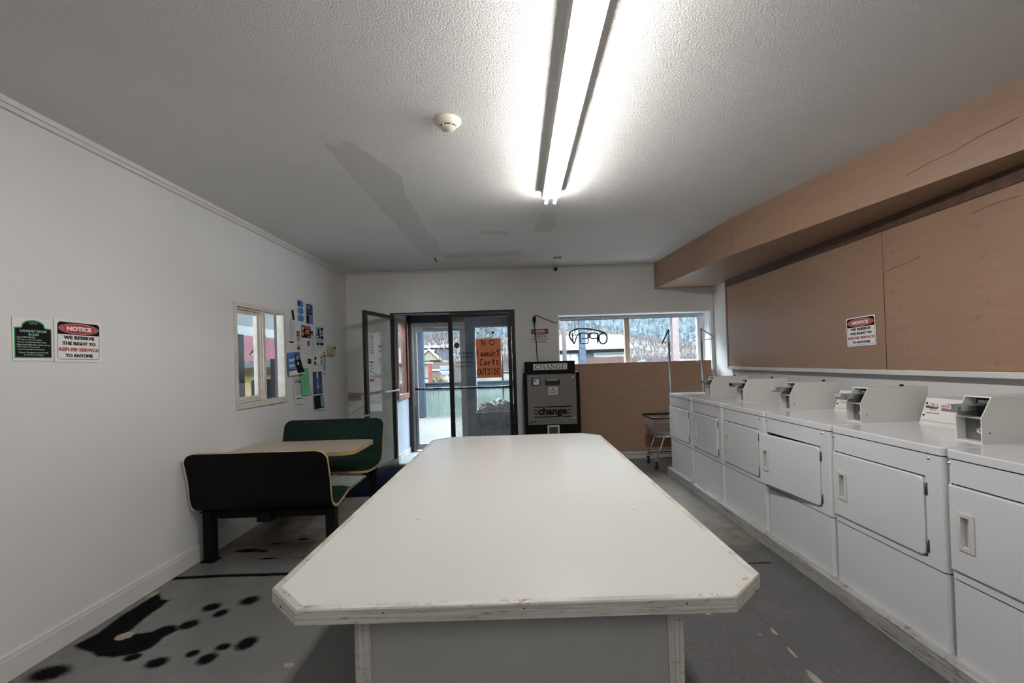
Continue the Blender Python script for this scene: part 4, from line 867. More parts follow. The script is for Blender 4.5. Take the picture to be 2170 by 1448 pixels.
MB().tube(npt([(.874, 1.892), (.868, 1.84), (.882, 1.80), (.872, 1.76), (.888, 1.72), (.884, 1.671), (.91, 1.625), (.95, 1.61), (.981, 1.598), (1.02, 1.572), (1.049, 1.559), (1.107, 1.562), (1.16, 1.604), (1.191, 1.66)]), .0028, 6).tube(npt([(.65, 2.05), (.75, 2.062), (.868, 2.062)]), .003, 5).build('cord', 'black', ns)

# ------------------------------------------------------------------ wall signs
def notice_sign(where, u, v, n, w_, h_, label, tilt=0., frame=False):
    s_ = empty('notice_sign', mw=on_wall(where, u, v, n) @ Matrix.Rotation(tilt, 4, 'Z')); tag(s_, label, 'sign', 'red and black NOTICE signs')
    MB().prism(rrect(-w_/2, w_/2, -h_/2, h_/2, .012 if not frame else .004), 0, .002).build('plate', 'white', s_)
    ww, hh = (w_-.02, h_-.02) if not frame else (w_-.035, h_-.03); y0_ = hh/2
    MB().prism(rrect(-ww/2, ww/2, y0_-.33*hh, y0_, .018, 5, (1, 1, 0, 0)), .002, .0024).build('header_band', 'ink', s_)
    el = [(.47*ww*math.cos(R(a)), y0_-.165*hh+.135*hh*math.sin(R(a))) for a in range(0, 360, 12)]
    MB().prism([(x*1.02, (y-(y0_-.165*hh))*1.06+y0_-.165*hh) for x, y in el], .0024, .0027).build('oval_rim', 'white', s_); MB().prism(el, .0027, .003).build('oval', 'red', s_)
    text('NOTICE', 'lettering', 'white', s_, 0, y0_-.165*hh, .0036, .60*ww, .125*hh, .006)
    k_ = MB()
    for sx in (-1, 1): k_.prism([(sx*.385*ww-.009, y0_-.19*hh), (sx*.385*ww+.009, y0_-.19*hh), (sx*.385*ww, y0_-.125*hh)], .003, .0034)
    k_.build('warning_triangle', 'porange', s_)
    for t, c, yy, fw in (('WE RESERVE', 'ink', .41, .74), ('THE RIGHT TO', 'ink', .57, .80), ('REFUSE SERVICE', 'redink', .735, .96), ('TO ANYONE', 'ink', .90, .66)): text(t, 'lettering', c, s_, 0, y0_-yy*hh, .003, fw*ww, .095*hh, .004)
    k_ = MB(); ring = rrect(-ww/2, ww/2, -hh/2, hh/2, .018); k_.tube([(x, y, .0022) for x, y in ring], .0011, 4, closed=True); k_.build('border_line', 'ink', s_)
    return s_
notice_sign('left', 2.669, 1.623, XL+.002, .288, .232, 'NOTICE sign in a clear sleeve on the left wall beside the laundry rules', R(-.6), True)
notice_sign('right', 3.864, 1.595, 2.797, .325, .237, 'NOTICE sign on the brown panelling above the dryers', R(1.5))
notice_sign('back', .343, 1.797, YB-.002, .262, .216, 'NOTICE sign behind the black cord above the change machine', R(0))
rs = empty('rules_sign', mw=on_wall('left', 2.416, 1.620, XL+.002)); tag(rs, 'dark green arched LAUNDRY ROOM RULES sign in a clear sleeve on the left wall', 'sign')
MB().prism([(-.102, .110), (.101, .108), (.101, -.107), (-.101, -.107)], 0, .0015).build('sleeve', 'white', rs)
def arch(d):
    hw_ = .094-d; q = [(hw_, -.093+d), (hw_, .060-d), (.060-d*.3, .062-d), (.058-d, .070-d*.8)]
    q += [((.058-d)*math.cos(R(a)), .070-d*.8+(.030-d*.3)*math.sin(R(a))) for a in range(15, 166, 15)]
    return q+[(-.058+d, .070-d*.8), (-.060+d*.3, .062-d), (-hw_, .060-d), (-hw_, -.093+d)]
MB().prism(arch(0), .0015, .002).build('border', 'signgreen', rs); MB().prism(arch(.005), .002, .0025).build('panel', 'ink', rs)
text('LAUNDRY ROOM', 'lettering', 'palegreen', rs, 0, .043, .003, .132, .0125, .001); text('RULES', 'lettering', 'palegreen', rs, 0, .026, .003, .05, .0115, .001)
for k, (t, fw) in enumerate((('• Use at YOUR OWN RISK.', .092), ('• No sitting on counters or machines.', .125), ('• Please do not overload the washer or dryer.', .150), ('• Please clean lint filter before and after each use.', .166), ('• Please remove clothes promptly.', .113), ('• Laundry left overnight may be discarded.', .140))):
    text(t, 'small_lettering', 'palegreen', rs, -.084+fw/2, .011-.0122*k, .003, fw, .0085)
text('Owner & Management are Not Liable', 'lettering', 'palegreen', rs, 0, -.066, .003, .148, .010); text('for Any Loss or Damages.', 'lettering', 'palegreen', rs, 0, -.077, .003, .10, .010)
k_ = MB()
for sx in (-1, 1): k_.tube([(sx*(.004+.012*t/8+.006*math.cos(t)), .084+.006*math.sin(t), .0028) for t in range(9)], .0010, 4)
k_.build('scroll_ornament', 'palegreen', rs)

# ------------------------------------------------------------------ pinned leaflets on the left wall
def leaflet(name, label, cat, y0_, z0_, y1_, z1_, base='paper', blocks=(), lines=(), letters=(), tilt=0., curl=0., pin=True, rounded=0., standoff=.003, shape=None):
    # y0,z0 = top-left ; y1,z1 = bottom-right on the wall ; blocks (u0,v0,u1,v1,material) in 0..1 from bottom-left
    W_, H_ = y1_-y0_, z0_-z1_; o = empty(name, mw=on_wall('left', (y0_+y1_)/2, (z0_+z1_)/2, XL+standoff) @ Matrix.Rotation(tilt, 4, 'Z')); tag(o, label, cat)
    def cz(u, v): return curl*((1-v)**2)*(.35+.65*u)
    def sheet(mb, u0, v0, u1, v1, dz, th):
        n_ = 8 if curl else 1
        for i in range(n_):
            va, vb = v0+(v1-v0)*i/n_, v0+(v1-v0)*(i+1)/n_; P_ = []
            for (u, v) in ((u0, va), (u1, va), (u1, vb), (u0, vb)): P_.append(((u-.5)*W_, (v-.5)*H_, cz(u, v)+dz))
            mb.add(P_+[(x, y, z+th) for x, y, z in P_], [(3, 2, 1, 0), (4, 5, 6, 7), (0, 1, 5, 4), (2, 3, 7, 6), (1, 2, 6, 5), (3, 0, 4, 7)])
    m = MB()
    if shape: m.prism([((u-.5)*W_, (v-.5)*H_) for u, v in shape], 0, .001)
    elif rounded: m.prism(rrect(-W_/2, W_/2, -H_/2, H_/2, rounded), 0, .001)
    else: sheet(m, 0, 0, 1, 1, 0, .0008)
    m.build('sheet', base, o)
    by = {}
    for (u0, v0, u1, v1, c) in blocks: by.setdefault(c, []).append((u0, v0, u1, v1))
    for k, (c, L) in enumerate(by.items()):
        m = MB()
        for q in L: sheet(m, *q, .0011+.0004*k, .0003)
        m.build('print', c, o)
    if lines:
        m = MB()
        for (u0, u1, v) in lines: sheet(m, u0, v, u1, v+.012, .0032, .0002)
        m.build('print_lines', 'greyink', o)
    for (t, c, u, v, fw, fh) in letters: text(t, 'lettering', c, o, (u-.5)*W_, (v-.5)*H_, cz(u, v)+.0036, fw*W_, fh*H_, .002)
    if pin: MB().lathe([(0, .008), (.006, .007), (.003, .003), (.002, .001)], (0, H_*.46, 0), 'Z', 8).build('pin', 'ink', o)
    return o
rl = random.Random(5)
def lines_(n, a=.12, b=.9, v0=.1, v1=.85): return [(a+rl.random()*.12, b-rl.random()*.25, v0+(v1-v0)*i/(n-1)) for i in range(n)]
A = leaflet('leaflet', 'tall white leaflet with three green and blue rounded panels at the top of the cluster', 'leaflet', 5.335, 2.232, 5.51, 1.95)
for k in range(3):
    for c, u0, u1 in (('pgreen', -.075, -.01), ('blue', -.02, .078)): MB().prism(rrect(u0, u1, .045-.082*k-.0, .118-.082*k, .03, 4, (1, 0, 0, 1) if c == 'blue' else (0, 1, 1, 0)), .001+.0003*(c == 'blue'), .0016+.0003*(c == 'blue')).build('picture_panel', c, A)
MB().prism(rrect(-.055, -.01, .055, .112, .02), .002, .0024).build('photo', 'ink', A)
leaflet('leaflet', 'blue and black leaflet with a dark landscape photo beside the rounded-panel leaflet', 'leaflet', 5.567, 2.203, 5.758, 1.951, 'paper', [(.03, .55, .97, .97, 'navy'), (.06, .75, .6, .9, 'blue'), (.03, .46, .97, .54, 'ink'), (.03, .04, .46, .44, 'ink'), (.52, .04, .97, .44, 'blue')])
leaflet('tag_card', 'small black tilted card above the plain text sheet', 'card', 5.222, 2.082, 5.268, 1.968, 'ink', tilt=R(14), pin=False)
leaflet('leaflet', 'white sheet of centred text with a black strip, next to the window frame', 'leaflet', 5.098, 1.985, 5.289, 1.701, 'paper', [(.2, .06, .75, .12, 'ink'), (.4, .85, .5, .9, 'ink')], lines_(13, .14, .92, .2, .8))
leaflet('leaflet', 'narrow orange banded leaflet with black squares', 'leaflet', 5.314, 1.86, 5.402, 1.60, 'paper', [(.06, .75, .94, .98, 'ink'), (.06, .56, .94, .72, 'porange'), (.06, .32, .94, .38, 'porange'), (.06, .08+.1, .94, .30, 'navy')], lines_(4, .1, .9, .4, .52), [('ET', 'white', .55, .86, .6, .12)])
leaflet('postcard', 'red and black postcard in the middle of the cluster', 'postcard', 5.441, 1.932, 5.682, 1.79, 'ink', [(.32, .75, .97, .95, 'pred'), (.36, .3, .85, .55, 'pred'), (.02, .15, .25, .5, 'skin'), (.04, .6, .2, .9, 'paper'), (.65, .05, .9, .2, 'pred'), (.5, .58, .8, .66, 'white')])
leaflet('business_card', 'small dark blue card tucked behind the red postcard', 'card', 5.67, 1.883, 5.751, 1.837, 'navy', pin=False, standoff=.0015)
leaflet('round_sticker', 'small black oval sticker below the red postcard', 'sticker', 5.588, 1.758, 5.651, 1.696, 'ink', [(.38, .25, .62, .75, 'cream')], rounded=.03, pin=False)
leaflet('leaflet', 'faint white price list under the dark blue card', 'leaflet', 5.690, 1.835, 5.79, 1.58, 'paper', [(.2, .93, .4, .98, 'ink'), (.6, .94, .75, .98, 'ink')], lines_(14, .06, .95, .05, .88))
leaflet('leaflet', 'landscape photo leaflet with a pale blue band, rightmost of the upper row', 'leaflet', 5.825, 1.947, 6.058, 1.674, 'paper', [(.02, .45, .60, .98, 'sky'), (.02, .45, .6, .68, 'greyink'), (.25, .5, .45, .9, 'ink'), (.1, .5, .3, .58, 'paper'), (.64, .84, .95, .98, 'ink'), (.64, .64, .95, .80, 'greyink'), (.64, .45, .95, .60, 'ink'), (.02, .30, .98, .43, 'sky'), (.08, .17, .42, .28, 'ink'), (.5, .17, .96, .28, 'ink')], lines_(3, .1, .9, .03, .13))
jb = empty('junction_box', mw=on_wall('left', 6.24, 1.652, XL)); tag(jb, 'tan square wall box near the corner of the left wall', 'junction box')
MB().box(-.095, .09, -.058, .058, 0, .045, .006).build('body', 'beige', jb); MB().box(.07, .10, .03, .058, .0455, .050).build('indicator', 'ink', jb)
L_ = leaflet('poster', 'blue poster with a dark-coat figure, curling off the wall beside the window', 'poster', 5.060, 1.615, 5.372, 1.37, 'paper', [(.0, .28, .98, 1., 'blue'), (.10, .60, .5, .72, 'pale'), (.08, .36, .45, .48, 'pale'), (.0, .20, .50, .27, 'navy'), (.52, .05, .98, .66, 'ink'), (.60, .60, .84, .90, 'ink'), (.66, .64, .80, .84, 'skin'), (.66, .42, .76, .54, 'paper')], curl=.05, tilt=R(4), standoff=.014)
leaflet('leaflet', 'pale slip half hidden behind the blue poster', 'leaflet', 5.30, 1.615, 5.365, 1.45, 'paper', [(.1, .7, .9, .95, 'beige')], lines_(4, .1, .9, .1, .6), pin=False)
leaflet('business_card', 'grey card peeking out below the blue poster', 'card', 5.19, 1.43, 5.312, 1.375, 'paper', [(.1, .1, .95, .6, 'greyink')], pin=False)
kt = empty('bottle_tag', mw=on_wall('left', 5.374, 1.474, XL+.002)); tag(kt, 'small black keyhole-shaped sticker above the green sheet', 'sticker')
MB().prism([(.024*math.cos(R(a)), .010+.020*math.sin(R(a))) for a in range(0, 360, 20)], 0, .001).prism([(-.008, -.012), (.008, -.012), (.012, -.04), (-.012, -.04)], 0, .001).build('sheet', 'ink', kt)
leaflet('business_card', 'square black card left of the double wall jack', 'card', 5.59, 1.545, 5.677, 1.489, 'ink', [(.2, .6, .7, .68, 'greyink'), (.2, .4, .6, .46, 'greyink')], pin=False)
hk = empty('key_hook', mw=on_wall('left', 5.785, 1.525, XL)); tag(hk, 'small black hooks hanging beside the wall jack', 'hook')
MB().box(-.004, .02, .012, .046, .001, .012).box(-.012, .010, -.045, -.012, .001, .012).box(-.03, -.012, -.05, -.038, .001, .006).build('hook', 'ink', hk)
wj = empty('wall_jack', mw=on_wall('left', 5.918, 1.537, XL)); tag(wj, 'cream double wall jack with two dark slots', 'wall jack')
MB().box(-.06, .06, -.062, .062, 0, .028, .004).build('body', 'cream', wj)
for s_ in (-1, 1): MB().box(-.012, .014, s_*.03-.02, s_*.03+.02, .0281, .030).build('jack_slot', 'dkbrown', wj)
leaflet('bookmark', 'narrow pale blue bookmark leaflet right of the wall jack', 'leaflet', 6.005, 1.645, 6.116, 1.335, 'paper', [(.1, .76, .95, .84, 'navy'), (.15, .2, .9, .74, 'sky'), (.4, .22, .7, .30, 'navy'), (.4, .55, .65, .6, 'navy'), (.3, .03, .7, .12, 'greyink'), (.35, .88, .75, .97, 'greyink')], pin=False)
leaflet('leaflet', 'bright green sheet of notes curling at the bottom', 'leaflet', 5.368, 1.437, 5.578, 1.13, 'mint', (), lines_(8, .1, .85, .22, .85), curl=.03, standoff=.012)
leaflet('calendar_sheet', 'white printed schedule with a calendar grid behind the green sheet', 'leaflet', 5.224, 1.335, 5.405, 1.04, 'paper', [(.2, .19, .92, .225, 'ink'), (.1, .34, .8, .352, 'greyink'), (.1, .92, .9, .94, 'greyink')]+[(.22+.1*i, .03, .225+.1*i, .17, 'greyink') for i in range(8)], lines_(9, .12, .85, .38, .74), [('ETER', 'ink', .5, .84, .7, .09)], curl=.02)
leaflet('poster', 'dark navy poster with a pale jellyfish shape above three dark panels', 'poster', 5.698, 1.404, 5.98, .925, 'paper', [(.03, .40, .97, .97, 'navy'), (.40, .75, .58, .97, 'pale'), (.36, .62, .66, .80, 'blue'), (.42, .55, .62, .70, 'pale'), (.44, .40, .56, .55, 'blue'), (.80, .44, .9, .72, 'blue'), (.03, .03, .97, .37, 'ink'), (.08, .25, .62, .35, 'navy'), (.08, .14, .62, .23, 'navy'), (.08, .05, .62, .12, 'navy'), (.68, .06, .92, .35, 'sky')], curl=.025)

# ------------------------------------------------------------------ laundry carts
def make_cart(label, poles=((.26, -.21, 'left'), (.66, -.21, 'right')), black=False):
    # local origin on the floor at the left front wheel corner; x to the right, y away
    c = empty('laundry_cart'); tag(c, label, 'cart', 'wire laundry carts')
    L, D, Zr, Zb = .85, .48, .66, .41; wm = 'black' if black else 'steel'
    T = [(0, 0, Zr), (L, 0, Zr), (L, D, Zr), (0, D, Zr)]; B = [(.06, .03, Zb), (L-.06, .03, Zb), (L-.06, D-.03, Zb), (.06, D-.03, Zb)]
    MB().tube([T[0], T[1], T[2], T[3]], .013, 8, closed=True).build('rim', 'rubber', c)
    k_ = MB(); lp = lambda a, b, t: tuple(a[i]+(b[i]-a[i])*t for i in range(3))
    for e in range(4):
        a0, a1, b0, b1_ = T[e], T[(e+1) % 4], B[e], B[(e+1) % 4]; n_ = 20 if e % 2 == 0 else 12
        for i in range(n_+1): k_.tube([lp(a0, a1, i/n_), lp(b0, b1_, i/n_)], .0019, 4)
    for t in (.25, .5, .75, 1.): k_.tube([lp(T[e], B[e], t) for e in range(4)], .003, 5, closed=True)
    for i in range(1, 20): t = i/20; k_.tube([lp(B[0], B[1], t), lp(B[3], B[2], t)], .0019, 4)
    for i in range(1, 8): t = i/8; k_.tube([lp(B[0], B[3], t), lp(B[1], B[2], t)], .0022, 4)
    k_.build('basket', wm, c)
    k_ = MB()
    for y in (.05, D-.05): k_.tube([(.16, y, Zb), (.10, y, .24), (.05, y, .15), (L-.05, y, .15), (L-.10, y, .24), (L-.16, y, Zb)], .009, 7)
    for x in (.05, L-.05): k_.tube([(x, .05, .15), (x, D-.05, .15)], .009, 7)
    k_.build('leg_frame', wm, c)
    for x in (.05, L-.05):
        for y in (.05, D-.05):
            q = MB().tube([(x, y, .155), (x, y, .12)], .012, 8).box(x-.022, x-.018, y-.014, y+.014, .045, .125).box(x+.018, x+.022, y-.014, y+.014, .045, .125).build('caster', 'steel', c)
            MB().lathe([(0, -.013), (.03, -.013), (.05, -.011), (.052, 0), (.05, .011), (.03, .013), (0, .013)], (x-.0, y, .052), 'X', 20).build('wheel', 'rubber', q); MB().lathe([(0, -.0145), (.024, -.0145), (.024, .0145), (0, .0145)], (x, y, .052), 'X', 12).build('hub', 'wheel', q)
    for (x, y, side) in poles:
        y_ = -y-.21 if y < 0 else y
        p = MB().tube([(x, y_, Zb-.02), (x, y_, 1.62)], .0135, 10).tube([(x, y_, 1.60), (x, y_, 1.79)], .0105, 8).build('garment_pole', 'steel', c)
        s_ = -1 if side == 'left' else 1
        if side: MB().tube([(x, y_, 1.785), (x+s_*.055, y_-.03, 1.69), (x+s_*.10, y_-.05, 1.615)] if s_ < 0 else [(x, y_, 1.785), (x+.10, y_, 1.715), (x+.155, y_, 1.68), (x+.155, y_, 1.655)], .008, 6).build('pole_arm', 'black' if s_ < 0 else 'steel', p); MB().tube([(x, y_, 1.635), (x+s_*(.09 if s_ < 0 else .15), y_-(.05 if s_ < 0 else 0), 1.615 if s_ < 0 else 1.655)], .006, 6).build('pole_brace', 'trim', p) if side else None
    return c
ct = make_cart('wire laundry cart with two garment poles below the wide window', ((.245, 0, 'left'), (.66, .0, 'right')))
ct.location = (1.70, 6.07, 0)
ct2 = make_cart('heaped black laundry cart behind the closed glass door', ((.42, .44, ''),), True); ct2.location = (-.655, 7.36, 0); 
cl = MB(); rc = random.Random(4)
bm_ = bmesh.new(); bmesh.ops.create_icosphere(bm_, subdivisions=4, radius=1.)
for v in bm_.verts:
    p = v.co.copy(); k = 1+.22*math.sin(7*p.x+2)*math.sin(6*p.y+1)+.14*math.sin(15*p.x+9*p.y)+.08*math.sin(23*p.y+11*p.z); v.co = Vector((p.x*.28*k, p.y*.17*k, max(-.05, p.z*.13*k)))
cl.bm(bm_, True); o = cl.build('laundry_heap', 'cloth', None, (-.30, 7.60, .69)); tag(o, 'crumpled grey laundry heaped on the cart behind the glass door', 'laundry')
ct3 = make_cart('laundry cart standing outside, seen through the small left window', ((.2, .0, 'right'), (.66, 0, 'left'))); ct3.location = (-3.75, 5.75, 0)

# ------------------------------------------------------------------ outdoors
struct(MB().box(-9, 7, YB+.31, 16, -.12, -.012).box(-9, XL-.14, -1, YB+.31, -.12, -.012).build('patio', 'concrete'), 'pale concrete porch outside the entrance', 'patio')
k_ = MB(); k_.add([(-2.2, 8.9, -.0115), (-2.185, 8.9, -.0115), (-.9, 12.6, -.0115), (-.915, 12.6, -.0115)], [(0, 1, 2, 3)]); o = k_.build('joint_line', 'greysh'); struct(o, 'saw-cut joint in the concrete porch', 'ground line')
struct(MB().box(-100, 100, 16, 100, -.8, -.6).box(-100, -9, -100, 16, -.8, -.6).build('ground', 'ground'), 'dry grassy ground beyond the porch', 'ground')
rl_ = empty('porch_railing', (-.5, 13.36, 0)); tag(rl_, 'porch railing with pale green upright boards and a dark blue top rail', 'railing')
for i in range(44): x = -5.2+.166*i; MB().box(x-.5+.5+.5, x+.158+.5, 0, .025, .0, .72).build('board', 'gboard', rl_)
MB().box(-4.75, 2.65, -.02, .06, .72, .90).box(-4.75, 2.65, -.06, .10, .90, .93).build('top_band', 'raildark', rl_)
for k, (x, lb, mt) in enumerate(((-2.64, 'blue-grey porch post seen through the outer door', 'postblue'), (1.82, 'blue-grey porch post seen behind the neon sign', 'postblue'), (4.38, 'pale porch post near the right end of the wide window', 'postpink'), (-5.2, 'porch post beyond the left end of the railing', 'postblue'))):
    o = MB().box(-.085, .085, -.085, .085, 0, 2.75).build('porch_post', mt, None, (x, 13.14, 0)); tag(o, lb, 'post', 'porch posts')
struct(MB().box(-5.6, 5.6, 13.05, 13.3, 2.75, 3.0).build('beam', 'postblue'), 'blue-grey porch beam on the posts', 'beam')
o = MB().tube([(0, 0, -.1), (0, 0, 7.5)], .11, 10).build('utility_pole', 'postpink', None, (2.42, 24, 0)); tag(o, 'weathered utility pole at the left end of the wide window', 'pole')
hs = empty('house', (7.0, 45, -.3)); tag(hs, 'blue-grey house with a white metal roof and a white garage door', 'house')
MB().box(-4.6, 3.4, 0, 8, 0, 2.9).prism([(0, 2.9), (8, 2.9), (4, 4.2)], -4.6, 3.4, 'X').build('wall', 'housew', hs)
MB().prism([(-.5, 2.90), (4, 4.25), (8.5, 2.90), (8.5, 2.80), (4, 4.12), (-.5, 2.80)], -5.1, 3.9, 'X').box(-5.1, 3.9, -.52, -.45, 2.70, 2.90).build('roof', 'roofw', hs)
k_ = MB()
for i in range(22): x = -5+.4*i; k_.prism([(-.5, 2.91), (4, 4.26), (4, 4.29), (-.5, 2.94)], x, x+.05, 'X')
k_.build('roof_seam', 'housew', hs)
gd = MB().box(.45, 3.05, -.04, 0, 0, 2.25).build('garage_door', 'hwhite', hs); MB().box(.30, .45, -.06, 0, 0, 2.40).box(3.05, 3.20, -.06, 0, 0, 2.40).box(.45, 3.05, -.06, 0, 2.27, 2.40).build('garage_door_trim', 'hwhite', gd); MB().box(.45, 3.05, -.045, -.04, 2.21, 2.26).build('garage_shadow_gap', 'housew', gd)
wn = MB().box(-3.9, -1.2, -.04, 0, .9, 2.4).build('window', 'hwhite', hs)
for (a, b) in ((-3.75, -3.1), (-2.95, -2.0), (-1.85, -1.35)): MB().box(a, b, -.05, -.04, 1.0, 2.28).build('pane', 'sky', wn)
fe = empty('board_fence', (6.0, 34, -.2)); tag(fe, 'reddish-brown board fence in front of the blue-grey house', 'fence')
for i in range(20): MB().box(-1.35+.15*i-.0, -1.21+.15*i, 0, .03, 0, 1.78+.05*rc.random()).build('board', 'fence', fe)
MB().box(-1.35, 1.65, .03, .08, .5, .6).box(-1.35, 1.65, .03, .08, 1.3, 1.4).build('fence_rail', 'fence', fe)
cr_ = empty('parked_car', (16.5, 45, -.3)); tag(cr_, 'pale parked car seen low in the right half of the wide window', 'car')
MB().prism([(-2.3, .35), (2.3, .35), (2.3, .9), (1.5, 1.0), (.9, 1.5), (-.9, 1.55), (-1.6, 1.0), (-2.3, .95)], -.85, .85, 'Y').build('body', 'car', cr_); MB().prism([(-1.4, 1.05), (1.35, 1.05), (.85, 1.44), (-.85, 1.48)], -.87, .87, 'Y').build('window', 'cardark', cr_)
for x in (-1.45, 1.45): MB().lathe([(0, -.9), (.36, -.9), (.36, .9), (0, .9)], (x, 0, .36), 'Y', 18).build('wheel', 'rubber', cr_)
gh = empty('gabled_house', (-14.2, 70, -.5)); tag(gh, 'pale yellow gabled house with a mauve shingle roof far beyond the outer door', 'house')
MB().box(-4.0, 3.0, 0, 8, 0, 2.6).prism([(-.3, 2.6), (3.1, 2.6), (1.4, 4.2)], -.4, 0, 'Y').build('wall', 'gable', gh)
MB().prism([(-.6, 2.6), (4, 4.3), (8.6, 2.6), (8.6, 2.45), (4, 4.15), (-.6, 2.45)], -4.4, 1.6, 'X').build('roof', 'roofm', gh)
MB().prism([(-.8, 2.4), (1.4, 4.35), (3.5, 2.4), (3.2, 2.4), (1.4, 4.1), (-.5, 2.4)], -.6, .6, 'Y').box(-4.4, -.4, -.64, -.6, 2.25, 2.6).build('roof_trim', 'hwhite', gh)
o = empty('shed', (-16, 84, -.5)); tag(o, 'low white-roofed shed behind the gabled house', 'shed')
MB().box(-2, 3.6, 0, 5, 0, 4.9).build('wall', 'housew', o); MB().box(-2.2, 3.8, -.3, 5.2, 4.9, 5.4).build('roof', 'roofw', o)
o = empty('red_kiosk', (-5.62, 28, -.2)); tag(o, 'faded red garden gate frame with a white lattice top beyond the porch', 'gate')
MB().box(-.40, -.0, 0, .06, 0, 1.35).box(.45, .62, 0, .06, 0, 1.75).build('panel', 'redp', o); k_ = MB()
for i in range(5): k_.tube([(-.40+.08*i, .03, 1.35), (-.40+.08*i+.1, .03, 1.72)], .02, 4).tube([(-.40+.08*i+.1, .03, 1.35), (-.40+.08*i, .03, 1.72)], .02, 4)
k_.build('lattice', 'redp', o); MB().box(-.5, .70, -.02, .1, 1.72, 1.80).build('top_band', 'hwhite', o)
o = empty('reed_fence', (-4.2, 30, -.2)); tag(o, 'tan reed fence with a white rail beyond the porch railing', 'fence')
MB().box(-1.4, 1.0, 0, .06, 0, 1.78).build('panel', 'reed', o); MB().box(-1.35, .2, -.05, 0, 1.25, 1.36).build('fence_rail', 'hwhite', o)
o = empty('road_sign', (-3.25, 22, -.2)); tag(o, 'dark green rounded sign with a white sheet below it beyond the porch', 'sign')
MB().box(-.30, .30, 0, .03, 1.36, 1.56, .01).box(-.25, .30, 0, .03, 1.14, 1.27, .01).build('panel', 'navyblack', o); MB().box(-.32, .32, .03, .05, 1.27, 1.36).box(-.14, .1, .0, .03, .4, 1.06).build('white_panel', 'hwhite', o); MB().box(-.03, .03, .05, .09, 0, 1.4).build('post', 'alu', o)
o = tag(MB().build('x', 'straw'), 'x', 'x') if False else None
k_ = MB()
for i in range(140):
    a = rc.random()*2*math.pi; t_ = .2+rc.random()*.9; k_.tube([(0, 0, 0), (.16*math.cos(a)*t_, .16*math.sin(a)*t_, .22+.08*rc.random()-.08*t_)], .006, 3)
o = k_.build('grass_tuft', 'straw', None, (-2.32, 14.2, .72)); tag(o, 'straw-coloured dry grass tuft showing above the porch railing', 'plant'); o.scale = (1.6, 1.6, 1.4)
MB().box(-.05, .05, -.05, .05, -.54, .02).build('planter', 'greysh', o)
# left side of the building
o = empty('red_roofed_building', (-13.5, 24, -.2)); tag(o, 'yellow building with a red metal roof outside the small left window', 'building')
MB().box(-3, 3.2, -3, 4, 0, 2.05).build('wall', 'yellow', o); MB().prism([(-3.5, 2.05), (.5, 3.9), (4.5, 2.05), (4.5, 1.9), (.5, 3.75), (-3.5, 1.9)], -3.4, 3.6, 'X').build('roof', 'redroof', o); MB().box(-.9, .3, -2.2, -1.9, 2.9, 3.3).build('roof_vent', 'greysh', o); MB().box(-3.4, 3.6, -3.55, -3.45, 1.75, 2.05).build('fascia', 'greysh', o)
o = empty('block_stack', (-4.35, 8.3, 0)); tag(o, 'stepped grey boxes on the porch outside the small left window', 'boxes')  # plain stepped boxes standing for an unidentified grey shape
MB().box(-.28, .5, 0, .5, .0, 1.26).build('lower_stack', 'greysh', o); MB().box(.06, .5, 0, .5, 1.26, 1.62).build('upper_stack', 'greysh', o)
struct(MB().box(-6.3, XL-.085, -1, 14, 2.45, 2.60).box(-6.3, -6.18, -1, 14, 2.24, 2.45).build('roof_side_porch', 'porchroof'), 'grey porch roof over the left side of the building', 'roof')
tag(MB().box(-.11, .11, -.11, .11, 0, 2.24).build('porch_post', 'greysh', None, (-6.24, 10.62, 0)), 'dark porch post seen through the small left window', 'post', 'porch posts')
# hillside with forest; ring and steep rim added to block low sky
def hill_z(x, y):
    r_ = math.hypot(x, y)
    return -.6+max(0, r_-175)*.22+max(0, r_-365)*1.3+min(1, max(0, r_-150)/60)*(4*math.sin(x*.03+1.3)+1.6*math.sin(x*.09+y*.05))
rs_, NA = np.concatenate([np.linspace(88, 350, 48), np.linspace(358, 520, 14)]), 180; V = []
for r_ in rs_:
    for k in range(NA): a_ = 2*math.pi*k/NA; x, y = r_*math.cos(a_), r_*math.sin(a_); V.append((x, y, hill_z(x, y)))
me = bpy.data.meshes.new('hillside'); me.from_pydata(V, [], [(j*NA+i, j*NA+(i+1) % NA, (j+1)*NA+(i+1) % NA, (j+1)*NA+i) for j in range(len(rs_)-1) for i in range(NA)]); me.materials.append(MAT['hill']); o = bpy.data.objects.new('hillside', me); COL.objects.link(o); struct(o, 'brushy hillside behind the houses, its unseen ring and rim added to block sky', 'hill')
k_ = MB()
for i in range(9500):
    a_ = rc.uniform(-.62, .50); r_ = rc.uniform(228, 385); x, y = r_*math.sin(a_), r_*math.cos(a_); z = hill_z(x, y)
    h = rc.uniform(2.4, 7.2); r = h*rc.uniform(.17, .27)
    for (t0, t1, rr) in ((0, .62, 1), (.38, 1., .62)):
        vs_ = [(x+r*rr*math.cos(2*math.pi*q/6)*rc.uniform(.55, 1.3), y+r*rr*math.sin(2*math.pi*q/6)*rc.uniform(.55, 1.3), z+h*t0) for q in range(6)]+[(x+.06*h*rc.uniform(-1, 1), y, z+h*t1)]
        k_.add(vs_, [(q, (q+1) % 6, 6) for q in range(6)])
o = k_.build('conifer_forest', 'conifer'); tag(o, 'blue-green conifer forest covering the hillside', 'forest', kind='stuff')
k_ = MB()
for i in range(11000):
    a = rc.uniform(-.2, .5); r_ = rc.uniform(105, 226); x, y = r_*math.sin(a), r_*math.cos(a); z = hill_z(x, y); a = rc.uniform(0, 6.28); s_ = rc.uniform(.8, 3.4)
    k_.add([(x-.14, y, z), (x+.14, y, z), (x+.5*math.cos(a)*s_*.5, y+.3*math.sin(a), z+s_)], [(0, 1, 2)])
